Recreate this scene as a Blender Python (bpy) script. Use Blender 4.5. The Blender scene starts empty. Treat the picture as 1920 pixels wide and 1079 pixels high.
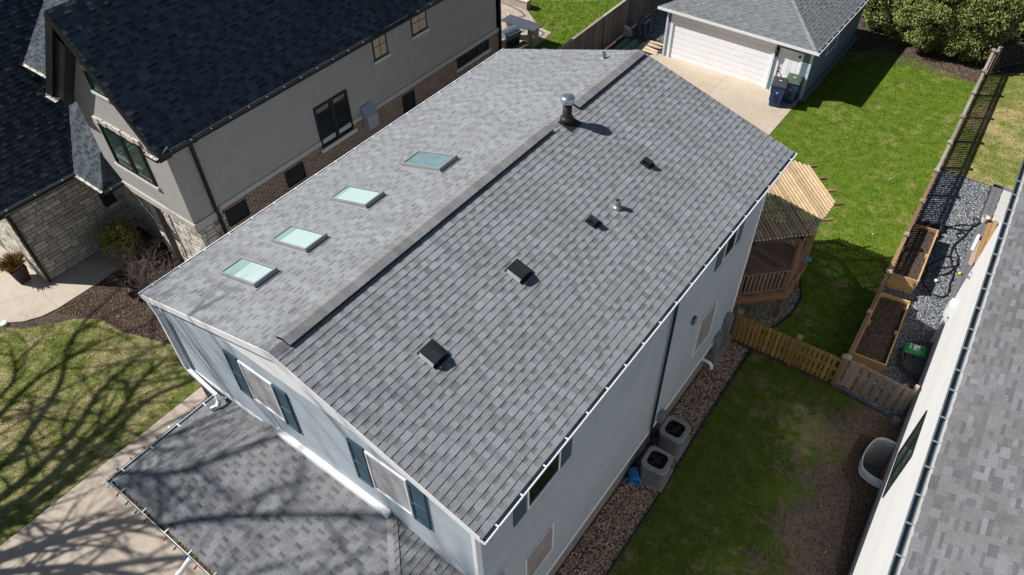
import bpy, math, random
import numpy as np
from mathutils import Vector, Matrix
R = math.radians
scn = bpy.context.scene
COL = scn.collection

# ---------------------------------------------------------------- camera
cam_d = bpy.data.cameras.new("camera")
cam = bpy.data.objects.new("camera", cam_d)
COL.objects.link(cam)
cam_d.sensor_fit = 'HORIZONTAL'
cam_d.sensor_width = 36.0
cam_d.lens = 36.0 * 1395.885 / 1920.0
cam_d.clip_start = 0.1
cam_d.clip_end = 600
_r = Vector((0.8018971, 0.5972492, -0.0159492)); _d = Vector((0.4198470, -0.5822989, -0.6961727)); _f = Vector((-0.4250758, 0.5515627, -0.7176971))
cam.matrix_world = Matrix(((_r.x, -_d.x, -_f.x, 7.839), (_r.y, -_d.y, -_f.y, -3.683), (_r.z, -_d.z, -_f.z, 17.331), (0, 0, 0, 1)))
scn.camera = cam

# ---------------------------------------------------------------- sky, sun, exposure
SUN_AZ, SUN_EL = R(-148.5), R(45.0)
world = bpy.data.worlds.new("World")
scn.world = world
world.use_nodes = True
wn = world.node_tree.nodes
bg = wn["Background"]
sky = wn.new("ShaderNodeTexSky")
sky.sky_type = 'NISHITA'
sky.sun_disc = False
sky.sun_elevation = SUN_EL
sky.sun_rotation = R(90) - SUN_AZ
sky.dust_density = 0.6
sky.air_density = 1.0
sky.ozone_density = 2.0
world.node_tree.links.new(sky.outputs[0], bg.inputs[0])
bg.inputs[1].default_value = 0.05
sd = bpy.data.lights.new("sun", 'SUN')
sd.energy = 5.0
sd.angle = R(0.53)
sd.color = (1.0, 0.972, 0.93)
sun = bpy.data.objects.new("sun", sd)
COL.objects.link(sun)
_sv = Vector((math.cos(SUN_EL) * math.cos(SUN_AZ), math.cos(SUN_EL) * math.sin(SUN_AZ), math.sin(SUN_EL)))
sun.location = _sv * 60
sun.rotation_euler = (-_sv).to_track_quat('-Z', 'Y').to_euler()
scn.view_settings.view_transform = 'Standard'
scn.view_settings.look = 'None'
scn.view_settings.exposure = 0.30
scn.view_settings.gamma = 1.0
scn.cycles.blur_glossy = 0.15

# ---------------------------------------------------------------- materials
MAT = {}
def mat(name, rough=0.8, metal=0.0, spec=0.4):
    m = bpy.data.materials.new(name); m.use_nodes = True
    b = m.node_tree.nodes["Principled BSDF"]
    b.inputs["Roughness"].default_value = rough
    b.inputs["Metallic"].default_value = metal
    b.inputs["Specular IOR Level"].default_value = spec
    MAT[name] = m
    return m, m.node_tree.nodes, m.node_tree.links, b
def noise(n, l, scale, detail=4, rough=0.6, vec=None, dist=0.0):
    t = n.new("ShaderNodeTexNoise"); t.inputs["Scale"].default_value = scale
    t.inputs["Detail"].default_value = detail; t.inputs["Roughness"].default_value = rough
    t.inputs["Distortion"].default_value = dist
    if vec is None:
        c = n.get("TC") or n.new("ShaderNodeTexCoord"); c.name = "TC"; vec = c.outputs["Object"]
    l.new(vec, t.inputs["Vector"])
    return t.outputs["Fac"]
def ramp(n, l, fac, stops):
    r = n.new("ShaderNodeValToRGB")
    e = r.color_ramp.elements
    while len(e) < len(stops): e.new(0.5)
    for i, (p, c) in enumerate(stops):
        e[i].position = p; e[i].color = (c[0], c[1], c[2], 1)
    l.new(fac, r.inputs[0])
    return r.outputs[0]
def mixc(n, l, fac, a, b, mode='MIX'):
    m = n.new("ShaderNodeMix"); m.data_type = 'RGBA'; m.blend_type = mode
    for s, v in ((0, fac), (6, a), (7, b)):
        if isinstance(v, (int, float)): m.inputs[s].default_value = v
        elif isinstance(v, (tuple, list)): m.inputs[s].default_value = (v[0], v[1], v[2], 1)
        else: l.new(v, m.inputs[s])
    return m.outputs[2]
def mth(n, l, op, a, b):
    m = n.new("ShaderNodeMath"); m.operation = op
    for s, v in ((0, a), (1, b)):
        if isinstance(v, (int, float)): m.inputs[s].default_value = v
        else: l.new(v, m.inputs[s])
    return m.outputs[0]
def bump(n, l, b, h, strength=0.3, dist=0.01):
    bp = n.new("ShaderNodeBump"); bp.inputs["Strength"].default_value = strength
    bp.inputs["Distance"].default_value = dist
    l.new(h, bp.inputs["Height"]); l.new(bp.outputs[0], b.inputs["Normal"])
def tone(n, name="tone"):
    a = n.new("ShaderNodeAttribute"); a.attribute_name = name
    return a.outputs["Fac"]
def plain(name, c, rough=0.6, metal=0.0, var=0.12, scale=6.0, spec=0.4, fine=0.0):
    m, n, l, b = mat(name, rough, metal, spec)
    f = noise(n, l, scale, 5, 0.65)
    col = ramp(n, l, f, [(0.3, [v * (1 - var) for v in c]), (0.7, [min(1, v * (1 + var)) for v in c])])
    if fine:
        g = noise(n, l, 90, 2, 0.7)
        col = mixc(n, l, fine, col, ramp(n, l, g, [(0.35, (0.1, 0.1, 0.1)), (0.65, (1, 1, 1))]), 'MULTIPLY')
    l.new(col, b.inputs["Base Color"])
    return m
def toned(name, dark, light, rough=0.9, grain=0.25, gscale=70, mid=None, spec=0.25, mottling=0.15):
    """colour from a per-face value, plus granules"""
    m, n, l, b = mat(name, rough, 0, spec)
    t = tone(n)
    st = [(0.0, dark), (1.0, light)] if mid is None else [(0.0, dark), (0.5, mid), (1.0, light)]
    c = ramp(n, l, t, st)
    g = noise(n, l, gscale, 3, 0.75)
    c = mixc(n, l, grain, c, ramp(n, l, g, [(0.34, (0.25, 0.25, 0.25)), (0.5, (1, 1, 1)), (0.66, (1.75, 1.75, 1.75))]), 'MULTIPLY')
    q = noise(n, l, 1.3, 4, 0.6)
    c = mixc(n, l, mottling, c, ramp(n, l, q, [(0.3, (0.55, 0.54, 0.53)), (0.7, (1.4, 1.4, 1.42))]), 'MULTIPLY')
    if name.startswith("shingle"):             # rain streaks down the slope and scattered bare granule spots
        mp = n.new("ShaderNodeMapping"); mp.inputs["Scale"].default_value = (0.22, 2.6, 0.22)
        l.new(n["TC"].outputs["Object"], mp.inputs["Vector"])
        w = noise(n, l, 1.0, 5, 0.6, mp.outputs[0])
        c = mixc(n, l, 0.5, c, ramp(n, l, w, [(0.3, (0.80, 0.79, 0.78)), (0.7, (1.14, 1.14, 1.15))]), 'MULTIPLY')
        d = noise(n, l, 11, 2, 0.5)
        c = mixc(n, l, 0.6, c, ramp(n, l, d, [(0.68, (1, 1, 1)), (0.78, (0.72, 0.71, 0.70))]), 'MULTIPLY')
    l.new(c, b.inputs["Base Color"])
    bump(n, l, b, g, 0.35, 0.004)
    return m
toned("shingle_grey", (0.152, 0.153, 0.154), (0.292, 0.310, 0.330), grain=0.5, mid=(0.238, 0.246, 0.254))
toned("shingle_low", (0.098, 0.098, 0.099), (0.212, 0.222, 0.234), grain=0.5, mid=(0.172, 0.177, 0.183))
toned("shingle_dark", (0.016, 0.027, 0.037), (0.100, 0.118, 0.134), grain=0.45, mid=(0.052, 0.066, 0.078))
toned("shingle_right", (0.105, 0.106, 0.111), (0.205, 0.208, 0.216), grain=0.45, mid=(0.155, 0.157, 0.162))
toned("shingle_garage", (0.12, 0.128, 0.134), (0.215, 0.226, 0.233), grain=0.4, mid=(0.17, 0.179, 0.186))
toned("shingle_cap", (0.19, 0.188, 0.188), (0.30, 0.30, 0.302), grain=0.5, mid=(0.245, 0.243, 0.243))
toned("siding_blue", (0.328, 0.372, 0.412), (0.358, 0.402, 0.440), rough=0.55, grain=0.06, gscale=30, mottling=0.12)
toned("siding_slate", (0.125, 0.178, 0.225), (0.145, 0.20, 0.25), rough=0.6, grain=0.06, gscale=30)
toned("siding_white", (0.67, 0.66, 0.645), (0.71, 0.70, 0.69), rough=0.6, grain=0.05, gscale=20, mottling=0.05)
toned("stone", (0.36, 0.315, 0.255), (0.66, 0.61, 0.53), rough=0.95, grain=0.35, gscale=22, mid=(0.50, 0.455, 0.39), mottling=0.25)
plain("mortar", (0.22, 0.205, 0.18), 0.95, fine=0.3)
plain("white_trim", (0.78, 0.785, 0.79), 0.45, var=0.05)
plain("white_panel", (0.80, 0.80, 0.79), 0.55, var=0.03)
plain("white_metal", (0.74, 0.76, 0.78), 0.35, var=0.06)
plain("fan_black", (0.02, 0.021, 0.023), 0.6)
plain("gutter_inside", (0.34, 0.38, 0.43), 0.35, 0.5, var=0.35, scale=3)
plain("gutter_dirty", (0.13, 0.15, 0.16), 0.5, var=0.3, scale=5)
plain("gutter_slate", (0.10, 0.128, 0.15), 0.5, var=0.2)
plain("metal_grey", (0.33, 0.34, 0.35), 0.4, 0.6, var=0.1)
plain("frame_grey", (0.33, 0.33, 0.335), 0.45, 0.3, var=0.1)
plain("galvanised", (0.62, 0.64, 0.66), 0.25, 0.9, var=0.1)
plain("black_metal", (0.018, 0.02, 0.023), 0.45, var=0.3)
plain("flue_black", (0.022, 0.022, 0.020), 0.55, var=0.4, scale=9)
plain("bronze_dark", (0.010, 0.0095, 0.009), 0.5, var=0.3)
plain("shutter_blue", (0.036, 0.082, 0.12), 0.45, var=0.12)
plain("concrete_wall", (0.24, 0.23, 0.22), 0.9, var=0.2, fine=0.2)
plain("stucco_grey", (0.385, 0.365, 0.345), 0.95, var=0.07, scale=2.5, fine=0.12)  # one even stucco colour for every wall of the house
plain("trim_stucco", (0.47, 0.445, 0.41), 0.9, var=0.06)
plain("limestone", (0.62, 0.59, 0.54), 0.85, var=0.1, fine=0.1)
plain("rock_face", (0.62, 0.57, 0.49), 0.95, var=0.35, scale=14, fine=0.45)
plain("screen", (0.40, 0.395, 0.40), 0.3, var=0.28, scale=2.6)
plain("screen_side", (0.27, 0.25, 0.25), 0.4, var=0.25, scale=2.2)
plain("ac_grey", (0.25, 0.255, 0.26), 0.5, var=0.1)
plain("ac_dark", (0.15, 0.135, 0.13), 0.55, var=0.15)
plain("pad_grey", (0.22, 0.22, 0.22), 0.85, var=0.15)
plain("bucket_blue", (0.006, 0.27, 0.72), 0.4, var=0.1)
plain("bin_blue", (0.012, 0.055, 0.19), 0.4, var=0.15)
plain("bin_teal", (0.01, 0.055, 0.155), 0.4, var=0.15)
plain("lid_grey", (0.045, 0.05, 0.05), 0.5, var=0.2)
plain("lid_green", (0.06, 0.10, 0.06), 0.5, var=0.2)
plain("white_paint", (0.85, 0.86, 0.87), 0.4, var=0.05)
plain("red_plastic", (0.45, 0.02, 0.015), 0.35)
plain("green_plastic", (0.01, 0.16, 0.07), 0.35)
plain("blue_plastic", (0.015, 0.06, 0.32), 0.35)
plain("bag_green", (0.012, 0.33, 0.07), 0.35, var=0.15, scale=12)
plain("orange_paint", (0.6, 0.2, 0.04), 0.6)
plain("cyan_plastic", (0.03, 0.42, 0.5), 0.4)
plain("yellow_plastic", (0.75, 0.62, 0.03), 0.4)
plain("hose_black", (0.012, 0.013, 0.014), 0.45)
plain("edging_black", (0.016, 0.016, 0.017), 0.6)
plain("pot_dark", (0.04, 0.036, 0.033), 0.6, var=0.25)
plain("soil", (0.10, 0.072, 0.052), 1.0, var=0.55, scale=9, fine=0.55)
plain("granite", (0.085, 0.09, 0.105), 0.35, var=0.5, scale=45)
plain("plate_steel", (0.42, 0.45, 0.48), 0.4, 0.5, var=0.12)
plain("well_steel", (0.72, 0.72, 0.70), 0.45, 0.5, var=0.18)
plain("well_brown", (0.12, 0.10, 0.095), 0.6, var=0.2)
plain("bark", (0.10, 0.075, 0.055), 0.95, var=0.3, scale=12)
plain("twig", (0.27, 0.205, 0.175), 0.9, var=0.3, scale=12)
plain("board_grey_paver", (0.16, 0.16, 0.165), 0.9, var=0.15, fine=0.15)
plain("paver_pale", (0.55, 0.53, 0.50), 0.9, var=0.08, fine=0.12)
plain("blind_beige", (0.40, 0.31, 0.23), 0.25, var=0.12, spec=0.6)
plain("sky_glass_sunlit", (0.44, 0.56, 0.53), 0.2, var=0.02, spec=0.5)  # paler pane tone, sunlight on the green skylights put into the colour
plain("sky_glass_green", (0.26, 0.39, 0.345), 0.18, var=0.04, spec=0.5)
plain("sky_glass_blue", (0.16, 0.24, 0.26), 0.06, var=0.2, spec=0.7)

def glass(name, c, rough=0.04, spec=0.9):
    m, n, l, b = mat(name, rough, 0, spec)
    f = noise(n, l, 1.6, 2)
    l.new(ramp(n, l, f, [(0.35, [v * 0.7 for v in c]), (0.65, c)]), b.inputs["Base Color"])
    return m
glass("pane_dark", (0.012, 0.018, 0.022))
glass("pane_green", (0.035, 0.075, 0.062), 0.07)
MAT["pane_green"].node_tree.nodes["Principled BSDF"].inputs["IOR"].default_value = 2.3
glass("pane_bright_green", (0.05, 0.16, 0.10), 0.05)

def wood(name, c, dark, rough=0.8, axis='Y', sc=9):
    m, n, l, b = mat(name, rough)
    tc = n.new("ShaderNodeTexCoord"); mp = n.new("ShaderNodeMapping")
    s = {'X': (0.12, 1, 1), 'Y': (1, 0.12, 1), 'Z': (1, 1, 0.12)}[axis]
    mp.inputs["Scale"].default_value = [v * sc for v in s]
    l.new(tc.outputs["Object"], mp.inputs["Vector"])
    f = noise(n, l, 1.6, 6, 0.7, mp.outputs[0], 0.6)
    col = ramp(n, l, f, [(0.28, dark), (0.5, c), (0.75, [min(1, v * 1.3) for v in c])])
    t = tone(n)
    col = mixc(n, l, 0.55, col, ramp(n, l, t, [(0, (0.5, 0.5, 0.5)), (1, (1.5, 1.5, 1.5))]), 'MULTIPLY')
    l.new(col, b.inputs["Base Color"])
    bump(n, l, b, f, 0.25, 0.004)
wood("wood_new", (0.30, 0.175, 0.075), (0.20, 0.11, 0.045), axis='Z')
wood("wood_lattice", (0.56, 0.40, 0.245), (0.40, 0.27, 0.155), axis='Y')
wood("wood_deck", (0.25, 0.16, 0.11), (0.15, 0.09, 0.06), axis='X')
wood("wood_rail", (0.28, 0.16, 0.085), (0.18, 0.096, 0.05), axis='Z')
wood("wood_bed", (0.50, 0.32, 0.14), (0.36, 0.21, 0.08), axis='Y')
wood("wood_cross", (0.34, 0.21, 0.06), (0.22, 0.13, 0.036), axis='Z')
wood("wood_grey", (0.34, 0.265, 0.205), (0.21, 0.16, 0.12), axis='Z')
wood("wood_old", (0.15, 0.118, 0.096), (0.085, 0.065, 0.053), axis='Z')
wood("wood_dark", (0.04, 0.036, 0.033), (0.02, 0.018, 0.017), axis='Z')
wood("wood_cap", (0.34, 0.30, 0.25), (0.22, 0.19, 0.155), axis='Y')
wood("lumber_green", (0.20, 0.25, 0.17), (0.12, 0.15, 0.10), axis='Y')
wood("lumber_pale", (0.55, 0.44, 0.29), (0.42, 0.32, 0.20), axis='X')

def brick(name, c1, c2, mort, bw, bh, plane, ms=0.012):
    m, n, l, b = mat(name, 0.9)
    tc = n.new("ShaderNodeTexCoord"); sp = n.new("ShaderNodeSeparateXYZ"); cb = n.new("ShaderNodeCombineXYZ")
    l.new(tc.outputs["Object"], sp.inputs[0])
    l.new(sp.outputs[plane[0]], cb.inputs[0]); l.new(sp.outputs[plane[1]], cb.inputs[1])
    t = n.new("ShaderNodeTexBrick"); l.new(cb.outputs[0], t.inputs["Vector"])
    t.inputs["Scale"].default_value = 1.0
    t.inputs["Brick Width"].default_value = bw; t.inputs["Row Height"].default_value = bh
    t.inputs["Mortar Size"].default_value = ms; t.inputs["Mortar Smooth"].default_value = 0.1
    t.inputs["Color1"].default_value = (*c1, 1); t.inputs["Color2"].default_value = (*c2, 1); t.inputs["Mortar"].default_value = (*mort, 1)
    f = noise(n, l, 7, 5, 0.7)
    c = mixc(n, l, 0.4, t.outputs["Color"], ramp(n, l, f, [(0.3, (0.4, 0.4, 0.4)), (0.7, (1.6, 1.6, 1.6))]), 'MULTIPLY')
    l.new(c, b.inputs["Base Color"])
    iv = mth(n, l, 'SUBTRACT', 1.0, t.outputs["Fac"])
    bump(n, l, b, iv, 0.6, 0.01)
brick("brick_brown", (0.155, 0.088, 0.060), (0.25, 0.155, 0.112), (0.46, 0.39, 0.33), 0.23, 0.085, (1, 2), 0.0085)
brick("paver_tan", (0.42, 0.33, 0.25), (0.52, 0.43, 0.34), (0.25, 0.2, 0.15), 0.3, 0.15, (0, 1), 0.01)
brick("wall_block", (0.40, 0.35, 0.29), (0.50, 0.45, 0.38), (0.3, 0.26, 0.22), 0.4, 0.15, (0, 2), 0.01)

def concrete(name, c, warm):
    m, n, l, b = mat(name, 0.9)
    a = noise(n, l, 0.6, 6, 0.65); d = noise(n, l, 60, 3, 0.7); e = noise(n, l, 4.0, 5, 0.7)
    col = ramp(n, l, a, [(0.3, c), (0.7, warm)])
    col = mixc(n, l, 0.35, col, ramp(n, l, e, [(0.3, (0.75, 0.73, 0.7)), (0.6, (1.08, 1.08, 1.08))]), 'MULTIPLY')
    col = mixc(n, l, 0.22, col, ramp(n, l, d, [(0.3, (0.5, 0.5, 0.5)), (0.7, (1.4, 1.4, 1.4))]), 'MULTIPLY')
    l.new(col, b.inputs["Base Color"])
    bump(n, l, b, d, 0.2, 0.003)
concrete("concrete_drive", (0.40, 0.335, 0.265), (0.47, 0.40, 0.325))
concrete("concrete_walk", (0.44, 0.38, 0.30), (0.53, 0.465, 0.38))
concrete("concrete_apron", (0.43, 0.352, 0.268), (0.52, 0.435, 0.34))

def turf(name, greens, straw, amount, fade=None):
    """ground under the blades; also used (with tone) for the blades"""
    m, n, l, b = mat(name, 0.95, 0, 0.15)
    big = noise(n, l, 0.45, 5, 0.65); med = noise(n, l, 2.6, 5, 0.7); fine = noise(n, l, 38, 3, 0.75)
    col = ramp(n, l, med, [(0.28, greens[0]), (0.5, greens[1]), (0.74, greens[2])])
    s = mth(n, l, 'ADD', mth(n, l, 'MULTIPLY', big, 0.6), mth(n, l, 'MULTIPLY', med, 0.4))
    sf = ramp(n, l, s, [(amount, (0, 0, 0)), (amount + 0.14, (1, 1, 1))])
    col = mixc(n, l, sf, col, straw)
    if fade:                                   # worn to bare soil towards one side of the plot
        sp = n.new("ShaderNodeSeparateXYZ"); l.new(n["TC"].outputs["Object"], sp.inputs[0])
        wob = noise(n, l, 0.9, 6, 0.65); wob2 = noise(n, l, 5.0, 4, 0.7)
        q = mth(n, l, 'ADD', mth(n, l, 'SUBTRACT', sp.outputs[0], fade[0]), mth(n, l, 'MULTIPLY', mth(n, l, 'SUBTRACT', wob, 0.5), 5.0))
        q = mth(n, l, 'ADD', q, mth(n, l, 'MULTIPLY', mth(n, l, 'SUBTRACT', wob2, 0.5), 1.6))
        bare = ramp(n, l, mth(n, l, 'DIVIDE', q, fade[1]), [(0.0, (0, 0, 0)), (1.0, (1, 1, 1))])
        dirt = ramp(n, l, noise(n, l, 7.0, 5, 0.7), [(0.3, (0.095, 0.068, 0.050)), (0.7, (0.235, 0.18, 0.14))])
        col = mixc(n, l, bare, col, dirt)
    t = tone(n)
    col = mixc(n, l, 0.8, col, ramp(n, l, t, [(0, (0.45, 0.45, 0.4)), (1, (1.55, 1.5, 1.5))]), 'MULTIPLY')
    col = mixc(n, l, 0.5, col, ramp(n, l, fine, [(0.3, (0.4, 0.4, 0.4)), (0.7, (1.6, 1.6, 1.6))]), 'MULTIPLY')
    l.new(col, b.inputs["Base Color"])
turf("turf_back", [(0.064, 0.128, 0.008), (0.120, 0.194, 0.018), (0.195, 0.252, 0.046)], (0.28, 0.26, 0.10), 0.525)
turf("turf_side", [(0.065, 0.115, 0.013), (0.10, 0.148, 0.022), (0.15, 0.165, 0.045)], (0.30, 0.225, 0.14), 0.52, fade=(7.35, 1.1))
turf("turf_front", [(0.080, 0.115, 0.018), (0.15, 0.175, 0.043), (0.25, 0.235, 0.095)], (0.36, 0.31, 0.16), 0.46)
turf("turf_right", [(0.14, 0.19, 0.03), (0.21, 0.24, 0.06), (0.30, 0.28, 0.11)], (0.46, 0.37, 0.19), 0.46)

def stones(name, cs, rough=0.7, spec=0.4):
    m, n, l, b = mat(name, rough, 0, spec)
    t = tone(n)
    c = ramp(n, l, t, [(i / (len(cs) - 1), x) for i, x in enumerate(cs)])
    f = noise(n, l, 25, 3)
    c = mixc(n, l, 0.3, c, ramp(n, l, f, [(0.3, (0.5, 0.5, 0.5)), (0.7, (1.5, 1.5, 1.5))]), 'MULTIPLY')
    l.new(c, b.inputs["Base Color"])
stones("gravel_slate", [(0.05, 0.055, 0.066), (0.14, 0.148, 0.165), (0.24, 0.25, 0.265), (0.42, 0.42, 0.42)], 0.5, 0.5)
stones("gravel_river", [(0.12, 0.075, 0.05), (0.30, 0.20, 0.135), (0.44, 0.33, 0.245), (0.62, 0.54, 0.46)], 0.75)
stones("gravel_pale", [(0.12, 0.10, 0.085), (0.28, 0.25, 0.22), (0.42, 0.385, 0.35), (0.6, 0.57, 0.54)], 0.75)
stones("mulch_chip", [(0.045, 0.03, 0.024), (0.11, 0.072, 0.054), (0.2, 0.138, 0.105), (0.36, 0.27, 0.21)], 0.95, 0.1)
stones("leaf_dry", [(0.22, 0.12, 0.05), (0.36, 0.22, 0.10), (0.55, 0.40, 0.22)], 0.85, 0.2)
stones("needle", [(0.065, 0.09, 0.02), (0.16, 0.20, 0.05), (0.28, 0.32, 0.09), (0.42, 0.42, 0.17)], 0.7, 0.3)
stones("needle_gold", [(0.07, 0.10, 0.016), (0.19, 0.22, 0.035), (0.40, 0.34, 0.075), (0.58, 0.42, 0.13)], 0.7, 0.3)
stones("grass_dry", [(0.16, 0.075, 0.022), (0.3, 0.17, 0.06), (0.45, 0.3, 0.13)], 0.8, 0.2)

# ---------------------------------------------------------------- mesh helpers
class Pl:
    """a plane frame: origin, u and v directions; n = u x v"""
    def __init__(s, O, u, v):
        s.O = Vector(O); s.u = Vector(u).normalized(); s.v = Vector(v).normalized(); s.n = s.u.cross(s.v).normalized()
    def __call__(s, a, b, c=0.0):
        return s.O + s.u * a + s.v * b + s.n * c
WORLD = Pl((0, 0, 0), (1, 0, 0), (0, 1, 0))
BASE = {}
def offset_of(o):
    while o is not None:
        if o.name in BASE: return BASE[o.name]
        o = o.parent
    return Vector((0, 0, 0))
class MB:
    def __init__(s, seed=None):
        s.v = []; s.f = []; s.t = []; s.m = []; s.rnd = random.Random(seed) if seed is not None else None
        s.mi = 0
    def face(s, pts, t=0.5):
        i = len(s.v); s.v.extend([tuple(p) for p in pts]); s.f.append(tuple(range(i, i + len(pts)))); s.t.append(t); s.m.append(s.mi)
    def grid(s, rows, close=False, t=0.5, caps=False):
        i0 = len(s.v); n = len(rows[0])
        for r in rows: s.v.extend([tuple(p) for p in r])
        for a in range(len(rows) - 1):
            for k in range(n if close else n - 1):
                b = (k + 1) % n
                s.f.append((i0 + a * n + k, i0 + a * n + b, i0 + (a + 1) * n + b, i0 + (a + 1) * n + k)); s.t.append(t); s.m.append(s.mi)
        if caps:
            s.f.append(tuple(i0 + k for k in reversed(range(n)))); s.t.append(t); s.m.append(s.mi)
            s.f.append(tuple(i0 + (len(rows) - 1) * n + k for k in range(n))); s.t.append(t); s.m.append(s.mi)
    def box(s, x0, x1, y0, y1, z0, z1, P=WORLD, t=None):
        if t is None: t = s.rnd.random() if s.rnd else 0.5
        i = len(s.v)
        for c in (z0, z1):
            for a, b in ((x0, y0), (x1, y0), (x1, y1), (x0, y1)):
                s.v.append(tuple(P(a, b, c)))
        for q in ((3, 2, 1, 0), (4, 5, 6, 7), (0, 1, 5, 4), (1, 2, 6, 5), (2, 3, 7, 6), (3, 0, 4, 7)):
            s.f.append(tuple(i + k for k in q)); s.t.append(t); s.m.append(s.mi)
    def bar(s, p, q, w, h, up=(0, 0, 1), t=None):
        p = Vector(p); q = Vector(q); d = q - p; L = d.length; d.normalize()
        up = Vector(up); side = d.cross(up)
        if side.length < 1e-5: side = d.cross(Vector((1, 0, 0)))
        side.normalize()
        s.box(0, L, -w / 2, w / 2, -h / 2, h / 2, Pl(p, d, side), t)
    def prism(s, poly, z0, z1, P=WORLD, t=0.5):
        bot = [P(a, b, z0) for a, b in poly]; top = [P(a, b, z1) for a, b in poly]
        s.face(list(reversed(bot)), t); s.face(top, t)
        n = len(poly)
        for k in range(n):
            j = (k + 1) % n
            s.face([bot[k], bot[j], top[j], top[k]], t)
    def tube(s, pts, rad, n=8, t=0.5, caps=True):
        pts = [Vector(p) for p in pts]
        if isinstance(rad, (int, float)): rad = [rad] * len(pts)
        rows = []; ref = None
        for i, p in enumerate(pts):
            d = (pts[min(i + 1, len(pts) - 1)] - pts[max(i - 1, 0)]).normalized()
            if ref is None: ref = d.orthogonal()
            ref = (ref - d * ref.dot(d))
            ref = d.orthogonal() if ref.length < 1e-4 else ref.normalized()
            b = d.cross(ref)
            rows.append([p + (ref * math.cos(2 * math.pi * k / n) + b * math.sin(2 * math.pi * k / n)) * rad[i] for k in range(n)])
        s.grid(rows, True, t, caps)
    def lathe(s, c, prof, n=20, axis=(0, 0, 1), t=0.5, caps=True):
        c = Vector(c); ax = Vector(axis).normalized(); u = ax.orthogonal().normalized(); w = ax.cross(u)
        s.grid([[c + ax * z + (u * math.cos(2 * math.pi * k / n) + w * math.sin(2 * math.pi * k / n)) * r for k in range(n)] for r, z in prof], True, t, caps)
    def build(s, name, m, parent=None, smooth=False, bevel=0.0):
        off = offset_of(parent) if parent is not None else Vector((0, 0, 0))
        me = bpy.data.meshes.new(name)
        vs = s.v if off.length == 0 else [(a - off.x, b - off.y, c - off.z) for a, b, c in s.v]
        me.from_pydata(vs, [], s.f)
        at = me.attributes.new("tone", 'FLOAT', 'FACE'); at.data.foreach_set("value", s.t)
        for k in (m if isinstance(m, (list, tuple)) else [m]): me.materials.append(MAT[k])
        if isinstance(m, (list, tuple)): me.polygons.foreach_set("material_index", s.m)
        if smooth: me.polygons.foreach_set("use_smooth", [True] * len(me.polygons))
        me.update()
        o = bpy.data.objects.new(name, me); COL.objects.link(o)
        if parent is not None: o.parent = parent
        if bevel:
            b = o.modifiers.new("bevel", 'BEVEL'); b.width = bevel; b.segments = 2; b.limit_method = 'ANGLE'
        return o
def tag(o, label=None, cat=None, group=None, kind=None):
    if label: o["label"] = label
    if cat: o["category"] = cat
    if group: o["group"] = group
    if kind: o["kind"] = kind
    return o
def thing(name, label, cat, loc=(0, 0, 0), group=None, world=True, rz=0.0):
    o = bpy.data.objects.new(name, None); COL.objects.link(o)
    o.location = loc; o.rotation_euler = (0, 0, rz); o.empty_display_size = 0.3
    if world: BASE[o.name] = Vector(loc)
    return tag(o, label, cat, group)
def copy_tree(o, parent=None):
    c = o.copy(); COL.objects.link(c)
    if parent is not None: c.parent = parent
    for ch in o.children: copy_tree(ch, c)
    return c
def clip_poly(poly, a, b):
    """keep the part of poly left of a->b"""
    out = []; n = len(poly)
    ex, ey = b[0] - a[0], b[1] - a[1]
    def sd_(p): return ex * (p[1] - a[1]) - ey * (p[0] - a[0])
    for i in range(n):
        p, q = poly[i], poly[(i + 1) % n]; sp, sq = sd_(p), sd_(q)
        if sp >= 0: out.append(p)
        if (sp > 0 and sq < 0) or (sp < 0 and sq > 0):
            k = sp / (sp - sq); out.append((p[0] + (q[0] - p[0]) * k, p[1] + (q[1] - p[1]) * k))
    return out
def clip_convex(poly, region):
    for i in range(len(region)):
        poly = clip_poly(poly, region[i], region[(i + 1) % len(region)])
        if len(poly) < 3: return []
    return poly
def courses(mb, P, region, expo, wmin, wmax, th, rnd, tones=None, holes=(), jitter=0.0, gap=0.0, printed=False):
    """lapped courses (shingles, boards) clipped to a convex counter-clockwise region in the plane"""
    us = [p[0] for p in region]; vs = [p[1] for p in region]
    k = 0; v0 = min(vs)
    while v0 < max(vs) - 1e-4:
        v1 = v0 + expo
        u = min(us) - (rnd.random() * wmax if wmax < 5 else 0.0)
        up = rnd.random() < 0.5
        while u < max(us):
            w = rnd.uniform(wmin, wmax) if wmax < 5 else (max(us) - min(us) + 0.1)
            t = th[1] if up else th[0]
            dv = rnd.uniform(-jitter, jitter)
            q = clip_convex([(u + gap, v0 + gap + dv), (u + w, v0 + gap + dv), (u + w, v1), (u + gap, v1)], region)
            if len(q) >= 3:
                tv = (rnd.random() if tones is None else tones(up, rnd))
                hit = False
                cu = sum(p[0] for p in q) / len(q); cv = sum(p[1] for p in q) / len(q)
                for h in holes:
                    if h[0] < cu < h[1] and h[2] < cv < h[3]: hit = True
                if not hit:
                    hh = [max(0.0008, t * (1 - (p[1] - v0) / expo * 0.92)) for p in q]
                    top = [P(p[0], p[1], e) for p, e in zip(q, hh)]
                    bot = [P(p[0], p[1], -0.002) for p in q]
                    if printed and not up and len(q) == 4 and rnd.random() < 0.85:
                        # the darker granule band pressed into the upper part of a recessed tab
                        f = rnd.uniform(0.45, 0.62)
                        m1 = [top[0].lerp(top[3], f), top[1].lerp(top[2], f)]
                        mb.face([top[0], top[1], m1[1], m1[0]], tv); mb.face([m1[0], m1[1], top[2], top[3]], max(0.0, rnd.gauss(0.13, 0.09)))
                    else:
                        mb.face(top, tv)
                    for i in range(len(q)):
                        j = (i + 1) % len(q)
                        mb.face([bot[i], bot[j], top[j], top[i]], tv)
            u += w; up = not up
        v0 = v1; k += 1
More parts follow.
